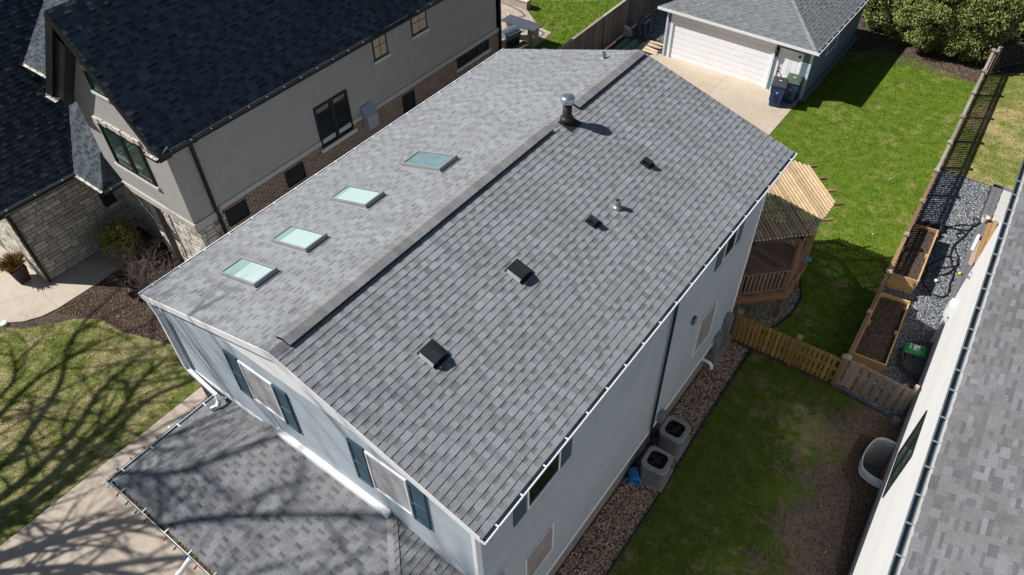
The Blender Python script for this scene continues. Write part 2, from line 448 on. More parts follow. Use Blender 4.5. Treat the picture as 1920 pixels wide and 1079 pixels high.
def shingle_tone(up, rnd):
    return min(1, max(0, rnd.gauss(0.64, 0.11))) if up else min(1, max(0, rnd.gauss(0.48, 0.11)))
def mixed_tone(up, rnd):
    return min(1, max(0, rnd.gauss(0.5, 0.19)))
def roof_plane(name, mat_, parent, P, region, rnd, expo=0.143, th=(0.005, 0.014), wmin=0.10, wmax=0.30):
    mb = MB()
    courses(mb, P, region, expo, wmin, wmax, th, rnd, shingle_tone)
    o = mb.build(name, mat_, parent)
    return o
def deck_slab(mb, P, region, thick=0.10):
    mb.prism(region, -thick, -0.003, P)
def caps(mb, a, b, half, drop, n_out, rnd, expo=0.143, th=0.012, rise=0.0):
    """overlapping cap pieces folded over a ridge or hip from a to b. half: two in-plane direction vectors"""
    a = Vector(a); b = Vector(b); d = (b - a).normalized(); L = (b - a).length
    n = max(1, int(L / expo)); e = L / n
    up = Vector(n_out)
    for i in range(n):
        t = min(1, max(0, rnd.gauss(0.45, 0.2)))
        p0 = a + d * (i * e); p1 = a + d * ((i + 1) * e + 0.01)
        for s in half:
            s = Vector(s)
            q0 = p0 + up * (th + rise); q1 = p1 + up * (0.002 + rise)
            r0 = q0 + s; r1 = q1 + s
            f = [q0, r0, r1, q1]
            if (r0 - q0).cross(q1 - q0).dot(up) < 0: f.reverse()
            mb.face(f, t)
            mb.face([q0, r0, r0 - up * (th + rise), q0 - up * (th + rise)], t)
            mb.face([r0, r1, r1 - up * (rise + 0.004), r0 - up * (rise + th)], t)
def gutter(name, mats, parent, p, q, out, w=0.125, h=0.12, strap=0.61, strap_mat="white_metal", inside_low=0.03, ends=True):
    """open K-style trough from p to q; out = outward horizontal direction; p, q are the back top edge"""
    p = Vector(p); q = Vector(q); out = Vector(out).normalized(); Z = Vector((0, 0, 1))
    prof_out = [(0.0, -0.0), (0.0, -h), (w * 0.72, -h), (w * 0.9, -h * 0.45), (w, -h * 0.3), (w, 0.0), (w - 0.022, 0.0), (w - 0.022, -0.012)]
    prof_in = [(w - 0.022, -0.012), (w * 0.84, -h * 0.5), (w * 0.66, -h + inside_low), (0.012, -h + inside_low), (0.012, 0.0), (0.0, 0.0)]
    mb = MB()
    def row(pt, pr): return [pt + out * a + Z * c for a, c in pr]
    ra, rb = row(p, prof_out), row(q, prof_out)
    mb.mi = 0; mb.grid([ra, rb])
    mb.mi = 1; mb.grid([row(p, prof_in), row(q, prof_in)])
    mb.mi = 0
    if ends:
        for pt in (p, q):
            mb.face(row(pt, [(0, 0), (0, -h), (w * 0.72, -h), (w * 0.9, -h * 0.45), (w, -h * 0.3), (w, 0)]))
    g = mb.build(name, mats, parent)
    if strap:
        d = (q - p); L = d.length; d.normalize(); n = int(L / strap)
        for i in range(n):
            c = p + d * ((i + 0.5) * L / n)
            sb = MB(); sb.box(-0.014, 0.014, -0.01, w - 0.004, 0.001, 0.007, Pl(c, d, out) if d.cross(out).z > 0 else Pl(c, -d, out))
            sb.build("gutter_strap", strap_mat, g)
    return g
def window(parent, P, a0, a1, b0, b1, fmat, pmat, nv=0, nh=0, fw=0.055, proud=0.045, mw=0.02, wide_v=None, name="window", label=None, base=0.0):
    mb = MB()
    c0, c1 = base - 0.01, base + proud
    mb.box(a0, a1, b0, b0 + fw, c0, c1, P); mb.box(a0, a1, b1 - fw, b1, c0, c1, P)
    mb.box(a0, a0 + fw, b0 + fw, b1 - fw, c0, c1, P); mb.box(a1 - fw, a1, b0 + fw, b1 - fw, c0, c1, P)
    for x, hw in (wide_v or []):
        mb.box(x - hw, x + hw, b0 + fw, b1 - fw, c0, c1 - 0.003, P)
    for i in range(nv):
        x = a0 + (a1 - a0) * (i + 1) / (nv + 1); mb.box(x - mw / 2, x + mw / 2, b0 + fw, b1 - fw, c0, base + 0.022, P)
    for i in range(nh):
        y = b0 + (b1 - b0) * (i + 1) / (nh + 1); mb.box(a0 + fw, a1 - fw, y - mw / 2, y + mw / 2, c0, base + 0.024, P)
    o = mb.build(name, fmat, parent)
    if label: o["label"] = label
    pb = MB(); pb.box(a0 + 0.01, a1 - 0.01, b0 + 0.01, b1 - 0.01, c0, base + 0.016, P)
    pb.build("pane", pmat, o)
    return o
def part_box(name, m, parent, *a, P=WORLD, bevel=0.0, t=0.5):
    mb = MB(); mb.box(*a, P=P, t=t); return mb.build(name, m, parent, bevel=bevel)
def in_poly(x, y, poly):
    x = np.asarray(x); y = np.asarray(y); r = np.zeros(x.shape, bool); n = len(poly)
    for i in range(n):
        x0, y0 = poly[i]; x1, y1 = poly[(i + 1) % n]
        c = ((y0 > y) != (y1 > y)) & (x < (x1 - x0) * (y - y0) / ((y1 - y0) or 1e-9) + x0)
        r ^= c
    return r
def sample(poly, n, rng, holes=()):
    xs = [p[0] for p in poly]; ys = [p[1] for p in poly]
    x = rng.uniform(min(xs), max(xs), n); y = rng.uniform(min(ys), max(ys), n)
    k = in_poly(x, y, poly)
    for h in holes: k &= ~in_poly(x, y, h)
    return x[k], y[k]
def area(poly):
    return (max(p[0] for p in poly) - min(p[0] for p in poly)) * (max(p[1] for p in poly) - min(p[1] for p in poly))
def raw_mesh(name, V, F, tones, m, parent=None):
    """V (n,3), F (m,k) index array"""
    me = bpy.data.meshes.new(name); k = F.shape[1]
    me.vertices.add(len(V)); me.vertices.foreach_set("co", V.astype(np.float32).ravel())
    me.loops.add(F.size); me.loops.foreach_set("vertex_index", F.astype(np.int32).ravel())
    me.polygons.add(len(F)); me.polygons.foreach_set("loop_start", np.arange(0, F.size, k, dtype=np.int32))
    me.update(calc_edges=True)
    at = me.attributes.new("tone", 'FLOAT', 'FACE'); at.data.foreach_set("value", tones.astype(np.float32))
    me.materials.append(MAT[m]); me.validate()
    o = bpy.data.objects.new(name, me); COL.objects.link(o)
    if parent is not None: o.parent = parent
    return o
def blades(name, label, poly, dens, m, rng, h=(0.03, 0.07), w=0.012, holes=(), keep=None):
    n = int(area(poly) * dens); x, y = sample(poly, n, rng, holes)
    if keep is not None:
        k = keep(x, y, rng); x, y = x[k], y[k]
    n = len(x); a = rng.uniform(0, 2 * np.pi, n); b = rng.uniform(0, 2 * np.pi, n)
    hh = rng.uniform(h[0], h[1], n); ln = rng.uniform(0.2, 1.0, n) * hh
    ww = w * rng.uniform(0.6, 1.5, n)
    V = np.empty((n, 3, 3))
    V[:, 0] = np.stack([x - np.cos(a) * ww, y - np.sin(a) * ww, np.full(n, 0.0)], 1)
    V[:, 1] = np.stack([x + np.cos(a) * ww, y + np.sin(a) * ww, np.full(n, 0.0)], 1)
    V[:, 2] = np.stack([x + np.cos(b) * ln, y + np.sin(b) * ln, hh], 1)
    o = raw_mesh(name, V.reshape(-1, 3), np.arange(3 * n).reshape(-1, 3), np.clip(rng.normal(0.5, 0.22, n), 0, 1), m)
    return tag(o, label, "grass", kind="stuff")
OCT = np.array([(1, 0, 0), (-1, 0, 0), (0, 1, 0), (0, -1, 0), (0, 0, 1), (0, 0, -1)], float)
OCF = np.array([(0, 2, 4), (2, 1, 4), (1, 3, 4), (3, 0, 4), (2, 0, 5), (1, 2, 5), (3, 1, 5), (0, 3, 5)])
def pebbles(name, label, poly, dens, m, rng, size=(0.015, 0.035), flat=0.55, holes=(), z=0.0, cat="gravel", keep=None):
    n = int(area(poly) * dens); x, y = sample(poly, n, rng, holes)
    if keep is not None:
        k = keep(x, y, rng); x, y = x[k], y[k]
    n = len(x); s = rng.uniform(size[0], size[1], n)
    V = OCT[None] * (s[:, None, None]) * rng.uniform(0.6, 1.3, (n, 6, 1))
    V[:, :, 2] *= flat
    a = rng.uniform(0, 6.28, n); ca, sa = np.cos(a), np.sin(a)
    tx = rng.normal(0, 0.35, n)
    X = V[:, :, 0] * ca[:, None] - V[:, :, 1] * sa[:, None]; Y = V[:, :, 0] * sa[:, None] + V[:, :, 1] * ca[:, None]
    Z = V[:, :, 2] + X * tx[:, None]
    P_ = np.stack([X + x[:, None], Y + y[:, None], Z + z + s[:, None] * 0.25], 2)
    F = (OCF[None] + (np.arange(n) * 6)[:, None, None]).reshape(-1, 3)
    o = raw_mesh(name, P_.reshape(-1, 3), F, np.repeat(rng.uniform(0, 1, n), 8), m)
    return tag(o, label, cat, kind="stuff")
def leafcards(pos, size, rng, flat=0.0):
    """small four-sided leaves at positions (n,3)"""
    n = len(pos); a = rng.normal(size=(n, 3)); a[:, 2] *= (1 - flat); a /= np.linalg.norm(a, axis=1)[:, None] + 1e-9
    b = np.cross(a, rng.normal(size=(n, 3))); b /= np.linalg.norm(b, axis=1)[:, None] + 1e-9
    if flat > 0.9: b[:, 2] = rng.normal(0, 0.25, n)
    s = size * rng.uniform(0.6, 1.4, n)[:, None]
    V = np.stack([pos - a * s, pos + b * s * 0.5, pos + a * s, pos - b * s * 0.5], 1).reshape(-1, 3)
    return V, np.arange(4 * n).reshape(-1, 4)
def sheet(name, poly, z, m, label=None):
    mb = MB(); mb.face([(x, y, z) for x, y in poly])
    return tag(mb.build(name, m), label, kind="structure")

# ================================================================ main house
rnd = random.Random(11)
W2, LEN, HR, EAVE = 4.41, 12.02, 1.313, 6.70
SL = math.hypot(W2, HR)
house = thing("house", "two-storey grey blue sided house with wide low grey shingle roof and four skylights", "house", (0, 5.8, 0))
PR = Pl((W2, 0, EAVE), (0, 1, 0), (-W2, 0, HR))          # right slope: u along the ridge, v up the slope
PLf = Pl((-W2, LEN, EAVE), (0, -1, 0), (W2, 0, HR))       # left slope
v_edge = 0.085
mb = MB(5)
courses(mb, PR, [(0, v_edge), (LEN, v_edge), (LEN, SL), (0, SL)], 0.143, 0.10, 0.20, (0.0085, 0.013), rnd, shingle_tone, printed=True)
courses(mb, PLf, [(0, v_edge), (LEN, v_edge), (LEN, SL), (0, SL)], 0.143, 0.10, 0.20, (0.0085, 0.013), rnd, shingle_tone, printed=True)
roof = mb.build("roof", "shingle_grey", house)
rx = math.cos(math.atan2(HR, W2)); rz_ = math.sin(math.atan2(HR, W2))
# raised ridge vent with caps, broken round the flue; plain caps beyond its ends
mb = MB(6)
RZ = EAVE + HR
for (y0, y1, rise, hw) in ((0.0, 0.30, 0.004, 0.155), (0.30, 7.85, 0.058, 0.18), (7.85, 8.93, 0.004, 0.155), (8.93, 11.92, 0.058, 0.18), (11.92, LEN, 0.004, 0.155)):
    caps(mb, (0, y0, RZ), (0, y1, RZ), [(hw * rx, 0, -hw * rz_), (-hw * rx, 0, -hw * rz_)], 0, (0, 0, 1), rnd, 0.143, 0.012, rise)
    if rise > 0.01:
        for y in (y0, y1):
            mb.face([(-hw * rx, y, RZ - hw * rz_), (hw * rx, y, RZ - hw * rz_), (hw * rx, y, RZ - hw * rz_ + rise), (0, y, RZ + rise), (-hw * rx, y, RZ - hw * rz_ + rise)])
rv = mb.build("ridge_vent", "shingle_cap", roof)
mb = MB()
for (y0, y1) in ((0.32, 7.83), (8.95, 11.9)):
    for s in (1, -1):
        x = s * 0.16 * rx
        k_ = 0.176 if s > 0 else 0.205
        mb.bar((s * k_ * rx, y0, RZ - k_ * rz_ + 0.022), (s * k_ * rx, y1, RZ - k_ * rz_ + 0.022), 0.02 if s > 0 else 0.034, 0.036 if s > 0 else 0.012)
mb.build("vent_mesh", "black_metal", roof)
# roof deck, soffit, rake boards, gable
mb = MB()
mb.prism([(0.005, 0.10), (LEN - 0.005, 0.10), (LEN - 0.005, SL - 0.03), (0.005, SL - 0.03)], -0.09, -0.003, PR)
mb.prism([(0.005, 0.10), (LEN - 0.005, 0.10), (LEN - 0.005, SL - 0.03), (0.005, SL - 0.03)], -0.09, -0.003, PLf)
mb.build("roof_deck", "wood_old", house)
mb = MB()
for y0, y1 in ((-0.012, 0.010), (LEN - 0.01, LEN + 0.012)):
    for s in (1, -1):
        poly = [(s * 4.29, 6.575), (s * 4.29, 6.73), (0, RZ + 0.0), (0, RZ - 0.20)]
        P = Pl((0, y0, 0), (1, 0, 0), (0, 0, 1))
        if s < 0: poly = poly[::-1]
        mb.prism(poly, -(y1 - y0), 0, P)
for s in (1, -1):                                          # soffits and eave fascia
    mb.box(s * 4.06 if s > 0 else -4.285, 4.285 if s > 0 else -4.06, 0.012, LEN - 0.012, 6.545, 6.572)
    mb.box(min(s * 4.262, s * 4.285), max(s * 4.262, s * 4.285), 0.012, LEN - 0.012, 6.574, 6.715)
mb.build("fascia", "white_trim", house)
PF = Pl((0, 0.12, 0), (1, 0, 0), (0, 0, 1))               # front wall, n = -y
PRW = Pl((4.05, 0, 0), (0, 1, 0), (0, 0, 1))              # right wall, n = +x
PBW = Pl((0, 11.56, 0), (-1, 0, 0), (0, 0, 1))
PLW = Pl((-4.05, 0, 0), (0, -1, 0), (0, 0, 1))
mb = MB()
courses(mb, PF, [(-4.05, 4.42), (4.05, 4.42), (4.05, 6.78), (3.4, 7.0), (-3.4, 7.0), (-4.05, 6.78)], 0.112, 9, 9, (0.019, 0.019), rnd)
mb.build("front_wall", "siding_blue", house)
mb = MB()
courses(mb, PRW, [(0.12, 0.97), (11.56, 0.97), (11.56, 6.55), (0.12, 6.55)], 0.112, 9, 9, (0.019, 0.019), rnd)
mb.build("side_wall", "siding_blue", house)
mb = MB()
courses(mb, PBW, [(-4.05, 0.97), (4.05, 0.97), (4.05, 6.78), (0, 7.9), (-4.05, 6.78)], 0.112, 9, 9, (0.019, 0.019), rnd)
mb.build("back_wall", "siding_blue", house)
mb = MB()
courses(mb, PLW, [(-11.56, 0.97), (-0.12, 0.97), (-0.12, 6.55), (-11.56, 6.55)], 0.112, 9, 9, (0.019, 0.019), rnd)
mb.build("side_wall", "siding_blue", house)
mb = MB(); mb.box(-4.04, 4.04, 0.14, 0.72, 4.40, 4.44); mb.build("overhang_soffit", "white_trim", house)
mb = MB(); mb.prism([(-3.3, 7.02), (3.3, 7.02), (0, 8.0)], 0, 0.022, PF); mb.build("gable_panel", "white_panel", house)
mb = MB()
mb.box(4.052, 4.085, 0.14, 11.47, 0.84, 0.968)
mb.build("band_board", "white_trim", house)
mb = MB(); mb.box(-4.02, 4.02, 0.16, 11.53, -0.05, 0.84)
mb.build("foundation", "concrete_wall", house)
for bx in ([(4.005, 4.085, 0.088, 0.118, 4.42, 6.70), (4.0551, 4.085, 0.1181, 0.21, 4.42, 6.55)], [(4.055, 4.085, 11.48, 11.5749, 0.97, 6.55), (3.97, 4.085, 11.575, 11.60, 0.97, 6.55)], [(-4.085, -3.99, 0.088, 0.118, 4.42, 6.70)]):
    mb = MB()
    for q in bx: mb.box(*q)
    mb.build("corner_trim", "white_trim", house)
mb = MB(); mb.box(-1.02, 2.04, -0.02, 0.106, 4.70, 4.86); mb.build("ledge_board", "white_trim", house, bevel=0.012)
mb = MB(); mb.box(-4.05, -1.03, 0.09, 0.117, 4.40, 4.53); mb.build("skirt_board", "white_trim", house)
gutter("gutter", ("white_metal", "gutter_inside"), house, (4.287, -0.01, 6.712), (4.287, LEN + 0.01, 6.712), (1, 0, 0))
gutter("gutter", ("white_metal", "gutter_inside"), house, (-4.287, -0.01, 6.712), (-4.287, LEN + 0.01, 6.712), (-1, 0, 0))
# front windows with shutters
SB, ST = 5.40, 6.60
for a0, a1 in ((-1.515, -0.585), (1.755, 2.675)):
    window(house, PF, a0, a1, SB, ST, "white_trim", "screen", nh=0, fw=0.036, proud=0.03, base=0.012)
for a in (-1.93, -0.565, 1.34, 2.70):
    w = 0.375
    mb = MB(); mb.box(a, a + w, SB - 0.03, ST + 0.03, 0.0, 0.035, PF)
    for (b0, b1) in ((SB - 0.03, SB + 0.02), (SB + 0.555, SB + 0.605), (ST - 0.02, ST + 0.03)): mb.box(a + 0.001, a + w - 0.001, b0, b1, 0.034, 0.05, PF)
    for (c0, c1) in ((a, a + 0.045), (a + w - 0.045, a + w)): mb.box(c0, c1, SB - 0.029, ST + 0.029, 0.034, 0.049, PF)
    mb.build("shutter", "shutter_blue", house)
# right wall windows
window(house, PRW, 1.43, 2.41, 1.90, 3.12, "white_trim", "screen_side", fw=0.036, proud=0.03, base=0.012)
window(house, PRW, 8.87, 9.87, 1.92, 3.33, "white_trim", "screen_side", fw=0.036, proud=0.03, base=0.012)
for a0, a1 in ((1.50, 2.52), (9.36, 10.0)):
    window(house, PRW, a0, a1, 5.02, 6.42, "white_trim", "pane_dark", fw=0.04, proud=0.03, nh=1, base=0.012)
for a in (1.10, 2.54, 8.97, 10.02):
    mb = MB(); mb.box(a, a + 0.37, 5.0, 6.45, 0.0, 0.032, PRW); mb.build("shutter", "shutter_blue", house)
part_box("wall_vent", "ac_dark", house, 8.18, 8.32, 3.86, 4.06, 0.0, 0.09, P=PRW)
# skylights
for i, (x0, x1, y0, y1) in enumerate(((-2.99, -1.82, 1.08, 1.64), (-2.89, -1.74, 2.28, 2.85), (-2.90, -1.74, 3.92, 4.48), (-2.30, -1.13, 5.57, 6.17))):
    a0, a1 = LEN - y1, LEN - y0
    b0, b1 = (x0 + W2) / W2 * SL, (x1 + W2) / W2 * SL
    mb = MB(); fw = 0.042; h = 0.105
    mb.box(a0, a1, b0, b0 + fw, 0, h, PLf); mb.box(a0, a1, b1 - fw, b1, 0, h + 0.012, PLf)
    mb.box(a0, a0 + fw, b0 + fw, b1 - fw, 0, h, PLf); mb.box(a1 - fw, a1, b0 + fw, b1 - fw, 0, h, PLf)
    mb.box(a0 - 0.03, a1 + 0.03, b0 - 0.08, b1 + 0.06, 0.0, 0.02, PLf)
    sk = mb.build("skylight", "frame_grey", house)
    sk["label"] = "skylight with blue see-through glass" if i == 3 else "skylight with green glass, its sunlit part painted paler"
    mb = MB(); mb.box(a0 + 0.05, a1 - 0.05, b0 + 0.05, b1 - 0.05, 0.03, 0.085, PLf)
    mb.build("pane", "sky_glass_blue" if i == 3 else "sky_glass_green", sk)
    if i < 3:  # paler panel paints in the sunlit glass; uncovered strip stands for frame shadow
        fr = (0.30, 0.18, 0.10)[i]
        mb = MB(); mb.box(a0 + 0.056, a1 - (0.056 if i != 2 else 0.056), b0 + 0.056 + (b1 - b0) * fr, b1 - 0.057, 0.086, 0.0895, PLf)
        if i != 2: mb.build("sunlit_patch", "sky_glass_sunlit", sk)
        else: mb.build("sunlit_patch", "sky_glass_sunlit", sk)
# roof vents: low hoods open on the downhill side
def slant_vent(x, y, w, h, name, label):
    v = (W2 - x) / W2 * SL
    P = Pl(PR(y, v), -PR.v, PR.u)                        # the grille looks along the ridge, to the street
    root = MB()
    hw = w / 2
    A = [(-hw, -hw, h * 0.85), (hw, -hw, h * 0.85), (hw, hw * 0.15, h * 1.05), (hw, hw, h * 0.35), (-hw, hw, h * 0.35), (-hw, hw * 0.15, h * 1.05)]
    pts = [P(*a) for a in A]
    root.face([pts[0], pts[1], pts[2], pts[5]]); root.face([pts[5], pts[2], pts[3], pts[4]])
    g = lambda a, b, c: P(a, b, c)
    root.face([pts[1], g(hw, -hw, h * 0.42), g(hw, hw, h * 0.2), pts[3], pts[2]])
    root.face([pts[5], pts[4], g(-hw, hw, h * 0.2), g(-hw, -hw, h * 0.42), pts[0]])
    root.face([pts[3], g(hw, hw, 0.005), g(-hw, hw, 0.005), pts[4]])
    root.box(-hw - 0.05, hw + 0.05, -hw + 0.0, hw + 0.07, 0.006, 0.016, P)
    o = root.build(name, "black_metal", house); o["label"] = label
    th = MB()
    th.box(-hw * 0.82, hw * 0.82, -hw * 0.8, hw * 0.8, 0.016, h * 0.42, P)
    th.build("vent_throat", "black_metal", o)
    if w < 0.3: return
    gr = MB()
    for k in range(13):
        a = -hw + 0.02 + (w - 0.04) * k / 12
        gr.box(a - 0.007, a + 0.007, -hw - 0.012, -hw - 0.002, h * 0.12, h * 0.78, P)
    gr.build("vent_grille", "white_metal", o)
slant_vent(1.86, 1.82, 0.34, 0.165, "roof_vent", "square black roof vent nearest the front gable")
slant_vent(1.86, 4.28, 0.34, 0.165, "roof_vent", "square black roof vent mid slope")
slant_vent(2.17, 6.39, 0.19, 0.17, "exhaust_hood", "small black exhaust hood beside the vent pipe")
slant_vent(2.10, 8.72, 0.19, 0.17, "exhaust_hood", "small black exhaust hood high on the rear slope")
mb = MB(); z0 = EAVE + HR * (1 - 2.31 / W2)
mb.lathe((2.31, 7.15, z0), [(0.10, 0.0), (0.095, 0.03), (0.066, 0.06), (0.064, 0.20), (0.05, 0.20), (0.048, 0.05)], 18)
o = mb.build("vent_pipe", "metal_grey", house, smooth=False)
mb = MB(); z0 = EAVE + HR * (1 - 0.76 / W2)
mb.lathe((-0.76, 11.5, z0), [(0.085, 0.0), (0.05, 0.05), (0.05, 0.17), (0.038, 0.17), (0.036, 0.02)], 16)
mb.build("vent_pipe", "metal_grey", house)
z0 = EAVE + HR * (1 - 0.19 / W2)
mb = MB(); mb.lathe((0.19, 8.39, z0 - 0.04), [(0.165, 0.0), (0.155, 0.12), (0.15, 0.15), (0.115, 0.165), (0.105, 0.19), (0.10, 0.54)], 24)
fl = mb.build("flue_pipe", "flue_black", house, smooth=True)
mb = MB(); mb.lathe((0.19, 8.39, z0 + 0.48), [(0.11, 0.0), (0.15, 0.01), (0.155, 0.03), (0.15, 0.05), (0.158, 0.06), (0.158, 0.12), (0.148, 0.145), (0.09, 0.17), (0.01, 0.18)], 28)
mb.build("flue_cap", "galvanised", fl, smooth=True)
mb = MB(); mb.box(-0.21, 0.21, -0.23, 0.17, 0.0, 0.017, Pl(PR(8.39, (W2 - 0.24) / W2 * SL), PR.u, PR.v)); mb.build("flue_flashing", "flue_black", fl)
# downspouts
mb = MB()
mb.bar((4.19, 0.16, 6.60), (4.12, 0.16, 6.45), 0.07, 0.05)
mb.build("gutter_outlet", "white_metal", house)
mb = MB()
pts = [(-4.33, 0.06, 6.60), (-4.22, 0.05, 6.42), (-4.06, 0.03, 6.25), (-4.06, 0.03, 4.66), (-3.98, 0.02, 4.54), (-3.02, -0.02, 4.40), (-2.93, -0.06, 4.32), (-2.92, -0.14, 4.22), (-3.0, -0.26, 4.19)]
for a, b in zip(pts[:-1], pts[1:]): mb.bar(a, b, 0.085, 0.075, (0, 1, 0.01))
mb.build("downspout", "white_metal", house)
mb = MB(); mb.tube([(4.12, 6.84, 6.5), (4.125, 6.84, 1.2), (4.13, 6.95, 0.35), (4.2, 7.0, 0.04)], 0.035, 8); o = mb.build("cable_conduit", "hose_black", house); o["label"] = "thick black line set running down the side wall"
mb = MB(); mb.box(4.06, 4.22, 7.22, 7.42, 0.95, 1.3); mb.build("junction_box", "metal_grey", house)
mb = MB(); mb.tube([(4.02, 10.05, 0.62), (4.25, 10.05, 0.62), (4.33, 10.05, 0.55), (4.34, 10.05, 0.42)], 0.05, 10); mb.build("exhaust_elbow", "white_trim", house)
mb = MB(); mb.box(4.085, 4.22, 10.5, 10.85, 0.55, 1.15); mb.box(4.085, 4.26, 11.05, 11.25, 0.7, 1.6); mb.box(4.03, 4.3, 10.35, 11.5, 0.0, 0.5); mb.build("meter_box", "metal_grey", house)

# lower front roof (hipped, same pitch as the main roof)
FX0, FX1, FY, FZ = -3.39, 4.66, -2.525, 4.0
LT = (-0.79, 0.12, 4.765); RT = (2.02, 0.12, 4.765)
sf = (4.765 - FZ) / (0.12 - FY)
Lf = math.hypot(0.12 - FY, 4.765 - FZ)
PLFr = Pl((0, FY, FZ), (1, 0, 0), (0, 0.12 - FY, 4.765 - FZ))
mb = MB(9)
kw = dict(printed=True)
courses(mb, PLFr, [(FX0, 0.06), (FX1, 0.06), (RT[0], Lf), (LT[0], Lf)], 0.143, 0.11, 0.22, (0.008, 0.013), rnd, shingle_tone, **kw)
wl = LT[0] - FX0
PLL = Pl((FX0, 0.135, FZ), (0, -1, 0), (wl, 0, 4.765 - FZ)); Ll = math.hypot(wl, 4.765 - FZ)
courses(mb, PLL, [(0, 0.06), (0.135 - FY, 0.06), (0.015, Ll), (0, Ll)], 0.143, 0.11, 0.22, (0.008, 0.013), rnd, shingle_tone, **kw)
wr = FX1 - RT[0]
PLR = Pl((FX1, FY, FZ), (0, 1, 0), (-wr, 0, 4.765 - FZ)); Lr = math.hypot(wr, 4.765 - FZ)
courses(mb, PLR, [(0, 0.06), (0.135 - FY, 0.06), (0.135 - FY, Lr), (0.12 - FY, Lr)], 0.143, 0.11, 0.22, (0.008, 0.013), rnd, shingle_tone, **kw)
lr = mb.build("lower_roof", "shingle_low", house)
mb = MB(10)
n2 = Vector((0.2, -0.2, 1)).normalized()
caps(mb, Vector((FX1, FY, FZ)) + n2 * 0.010, Vector(RT) + n2 * 0.010, [(-0.15, 0, 0.0), (0.0, 0.13, 0.0)], 0, n2, rnd, 0.143, 0.012, 0.004)
mb.build("hip_caps", "shingle_cap", lr)
mb = MB()
mb.prism([(FX0 + 0.02, 0.08), (FX1 - 0.02, 0.08), (RT[0], Lf), (LT[0], Lf)], -0.08, -0.004, PLFr)
mb.prism([(0, 0.08), (0.115 - FY, 0.08), (0.015, Ll), (0, Ll)], -0.08, -0.004, PLL)
mb.prism([(0.02, 0.08), (0.13 - FY, 0.08), (0.13 - FY, Lr), (0.13 - FY, Lr)], -0.08, -0.004, PLR)
mb.box(FX0 + 0.09, FX1 - 0.09, FY + 0.09, 0.72, 3.80, 3.84)
mb.build("lower_roof_deck", "white_trim", lr)
mb = MB(); mb.box(FX0 + 0.35, 4.0, FY + 0.4, 0.70, 0.0, 3.79); mb.box(FX0 + 0.35, 4.03, 0.145, 0.70, 3.85, 4.395); mb.build("lower_wall", "siding_blue", house)
gA = gutter("gutter", ("white_metal", "gutter_dirty"), house, (FX0 + 0.075, FY + 0.08, FZ + 0.035), (FX1 - 0.075, FY + 0.08, FZ + 0.035), (0, -1, 0), 0.11, 0.11, 0.7, inside_low=0.045)
gB = gutter("gutter", ("white_metal", "gutter_inside"), house, (FX0 + 0.08, FY - 0.028, FZ + 0.035), (FX0 + 0.08, 0.11, FZ + 0.035), (-1, 0, 0), 0.11, 0.11, 0.55)
rng = np.random.default_rng(3)
n = 1500
px = rng.uniform(FX0 + 0.25, 1.5, n); py = FY + 0.05 - rng.uniform(0, 0.075, n); pz = FZ - 0.02 + rng.uniform(0, 0.03, n)
V, F = leafcards(np.stack([px, py, pz], 1), 0.022, rng, 0.6)
o = raw_mesh("leaf_litter", V - np.array(BASE[house.name]), F, rng.uniform(0, 0.75, n), "leaf_dry", gA); o["kind"] = "stuff"; o["label"] = "brown leaf litter lying in the front gutter"
mb = MB(); pts = [(-0.76, FY + 0.03, FZ - 0.08), (-0.9, FY - 0.03, FZ - 0.3), (-1.25, FY - 0.22, 3.05), (-1.75, FY - 0.38, 2.3), (-1.8, FY - 0.3, 0.3)]
mb.tube(pts, 0.055, 12); mb.build("downspout", "white_metal", house)

# ================================================================ grey stucco neighbour
rnd = random.Random(23)
stu = thing("stucco_house", "grey stucco and brown brick house with steep dark shingle roof and stone front wing", "house", (-11.5, 5.0, 0))
XG, YG, YB = -9.42, 3.75, 18.3
XL = -13.52
PK, EZ, EX = (-11.62, 9.27), 6.12, -8.95           # peak x,z ; eave z ; right eave x
sg = (PK[1] - EZ) / (EX - PK[0])
EXL = PK[0] - (EX - PK[0]) ; YR0, YR1 = 3.38, 18.7
Sg = math.hypot(EX - PK[0], PK[1] - EZ)
PGr = Pl((EX, YR0, EZ), (0, 1, 0), (PK[0] - EX, 0, PK[1] - EZ))
PGl = Pl((EXL, YR1, EZ), (0, -1, 0), (PK[0] - EXL, 0, PK[1] - EZ))
mb = MB(31)
courses(mb, PGr, [(0, 0.03), (YR1 - YR0, 0.03), (YR1 - YR0, Sg), (0, Sg)], 0.143, 0.13, 0.34, (0.006, 0.02), rnd, shingle_tone, printed=True)
courses(mb, PGl, [(0, 0.03), (YR1 - YR0, 0.03), (YR1 - YR0, Sg), (0, Sg)], 0.143, 0.6, 1.2, (0.006, 0.02), rnd, shingle_tone, printed=True)
caps(mb, (PK[0], YR0, PK[1]), (PK[0], YR1, PK[1]), [(0.11, 0, -0.13), (-0.11, 0, -0.13)], 0, (0, 0, 1), rnd, 0.15, 0.014, 0.006)
rg = mb.build("roof", "shingle_dark", stu)
mb = MB()
mb.prism([(0.01, 0.03), (YR1 - YR0 - 0.01, 0.03), (YR1 - YR0 - 0.01, Sg - 0.1), (0.01, Sg - 0.1)], -0.10, -0.004, PGr)
mb.prism([(0.01, 0.03), (YR1 - YR0 - 0.01, 0.03), (YR1 - YR0 - 0.01, Sg - 0.1), (0.01, Sg - 0.1)], -0.10, -0.004, PGl)
for P in (PGr,):
    mb.box(-0.02, 0.03, 0.0, Sg, -0.26, -0.004, P)
mb.box(YR1 - YR0 - 0.03, YR1 - YR0 + 0.02, 0.0, Sg, -0.26, -0.004, PGl)
mb.box(YR1 - YR0 - 0.40, YR1 - YR0 - 0.05, 0.05, Sg - 0.75, -0.62, -0.102, PGl)
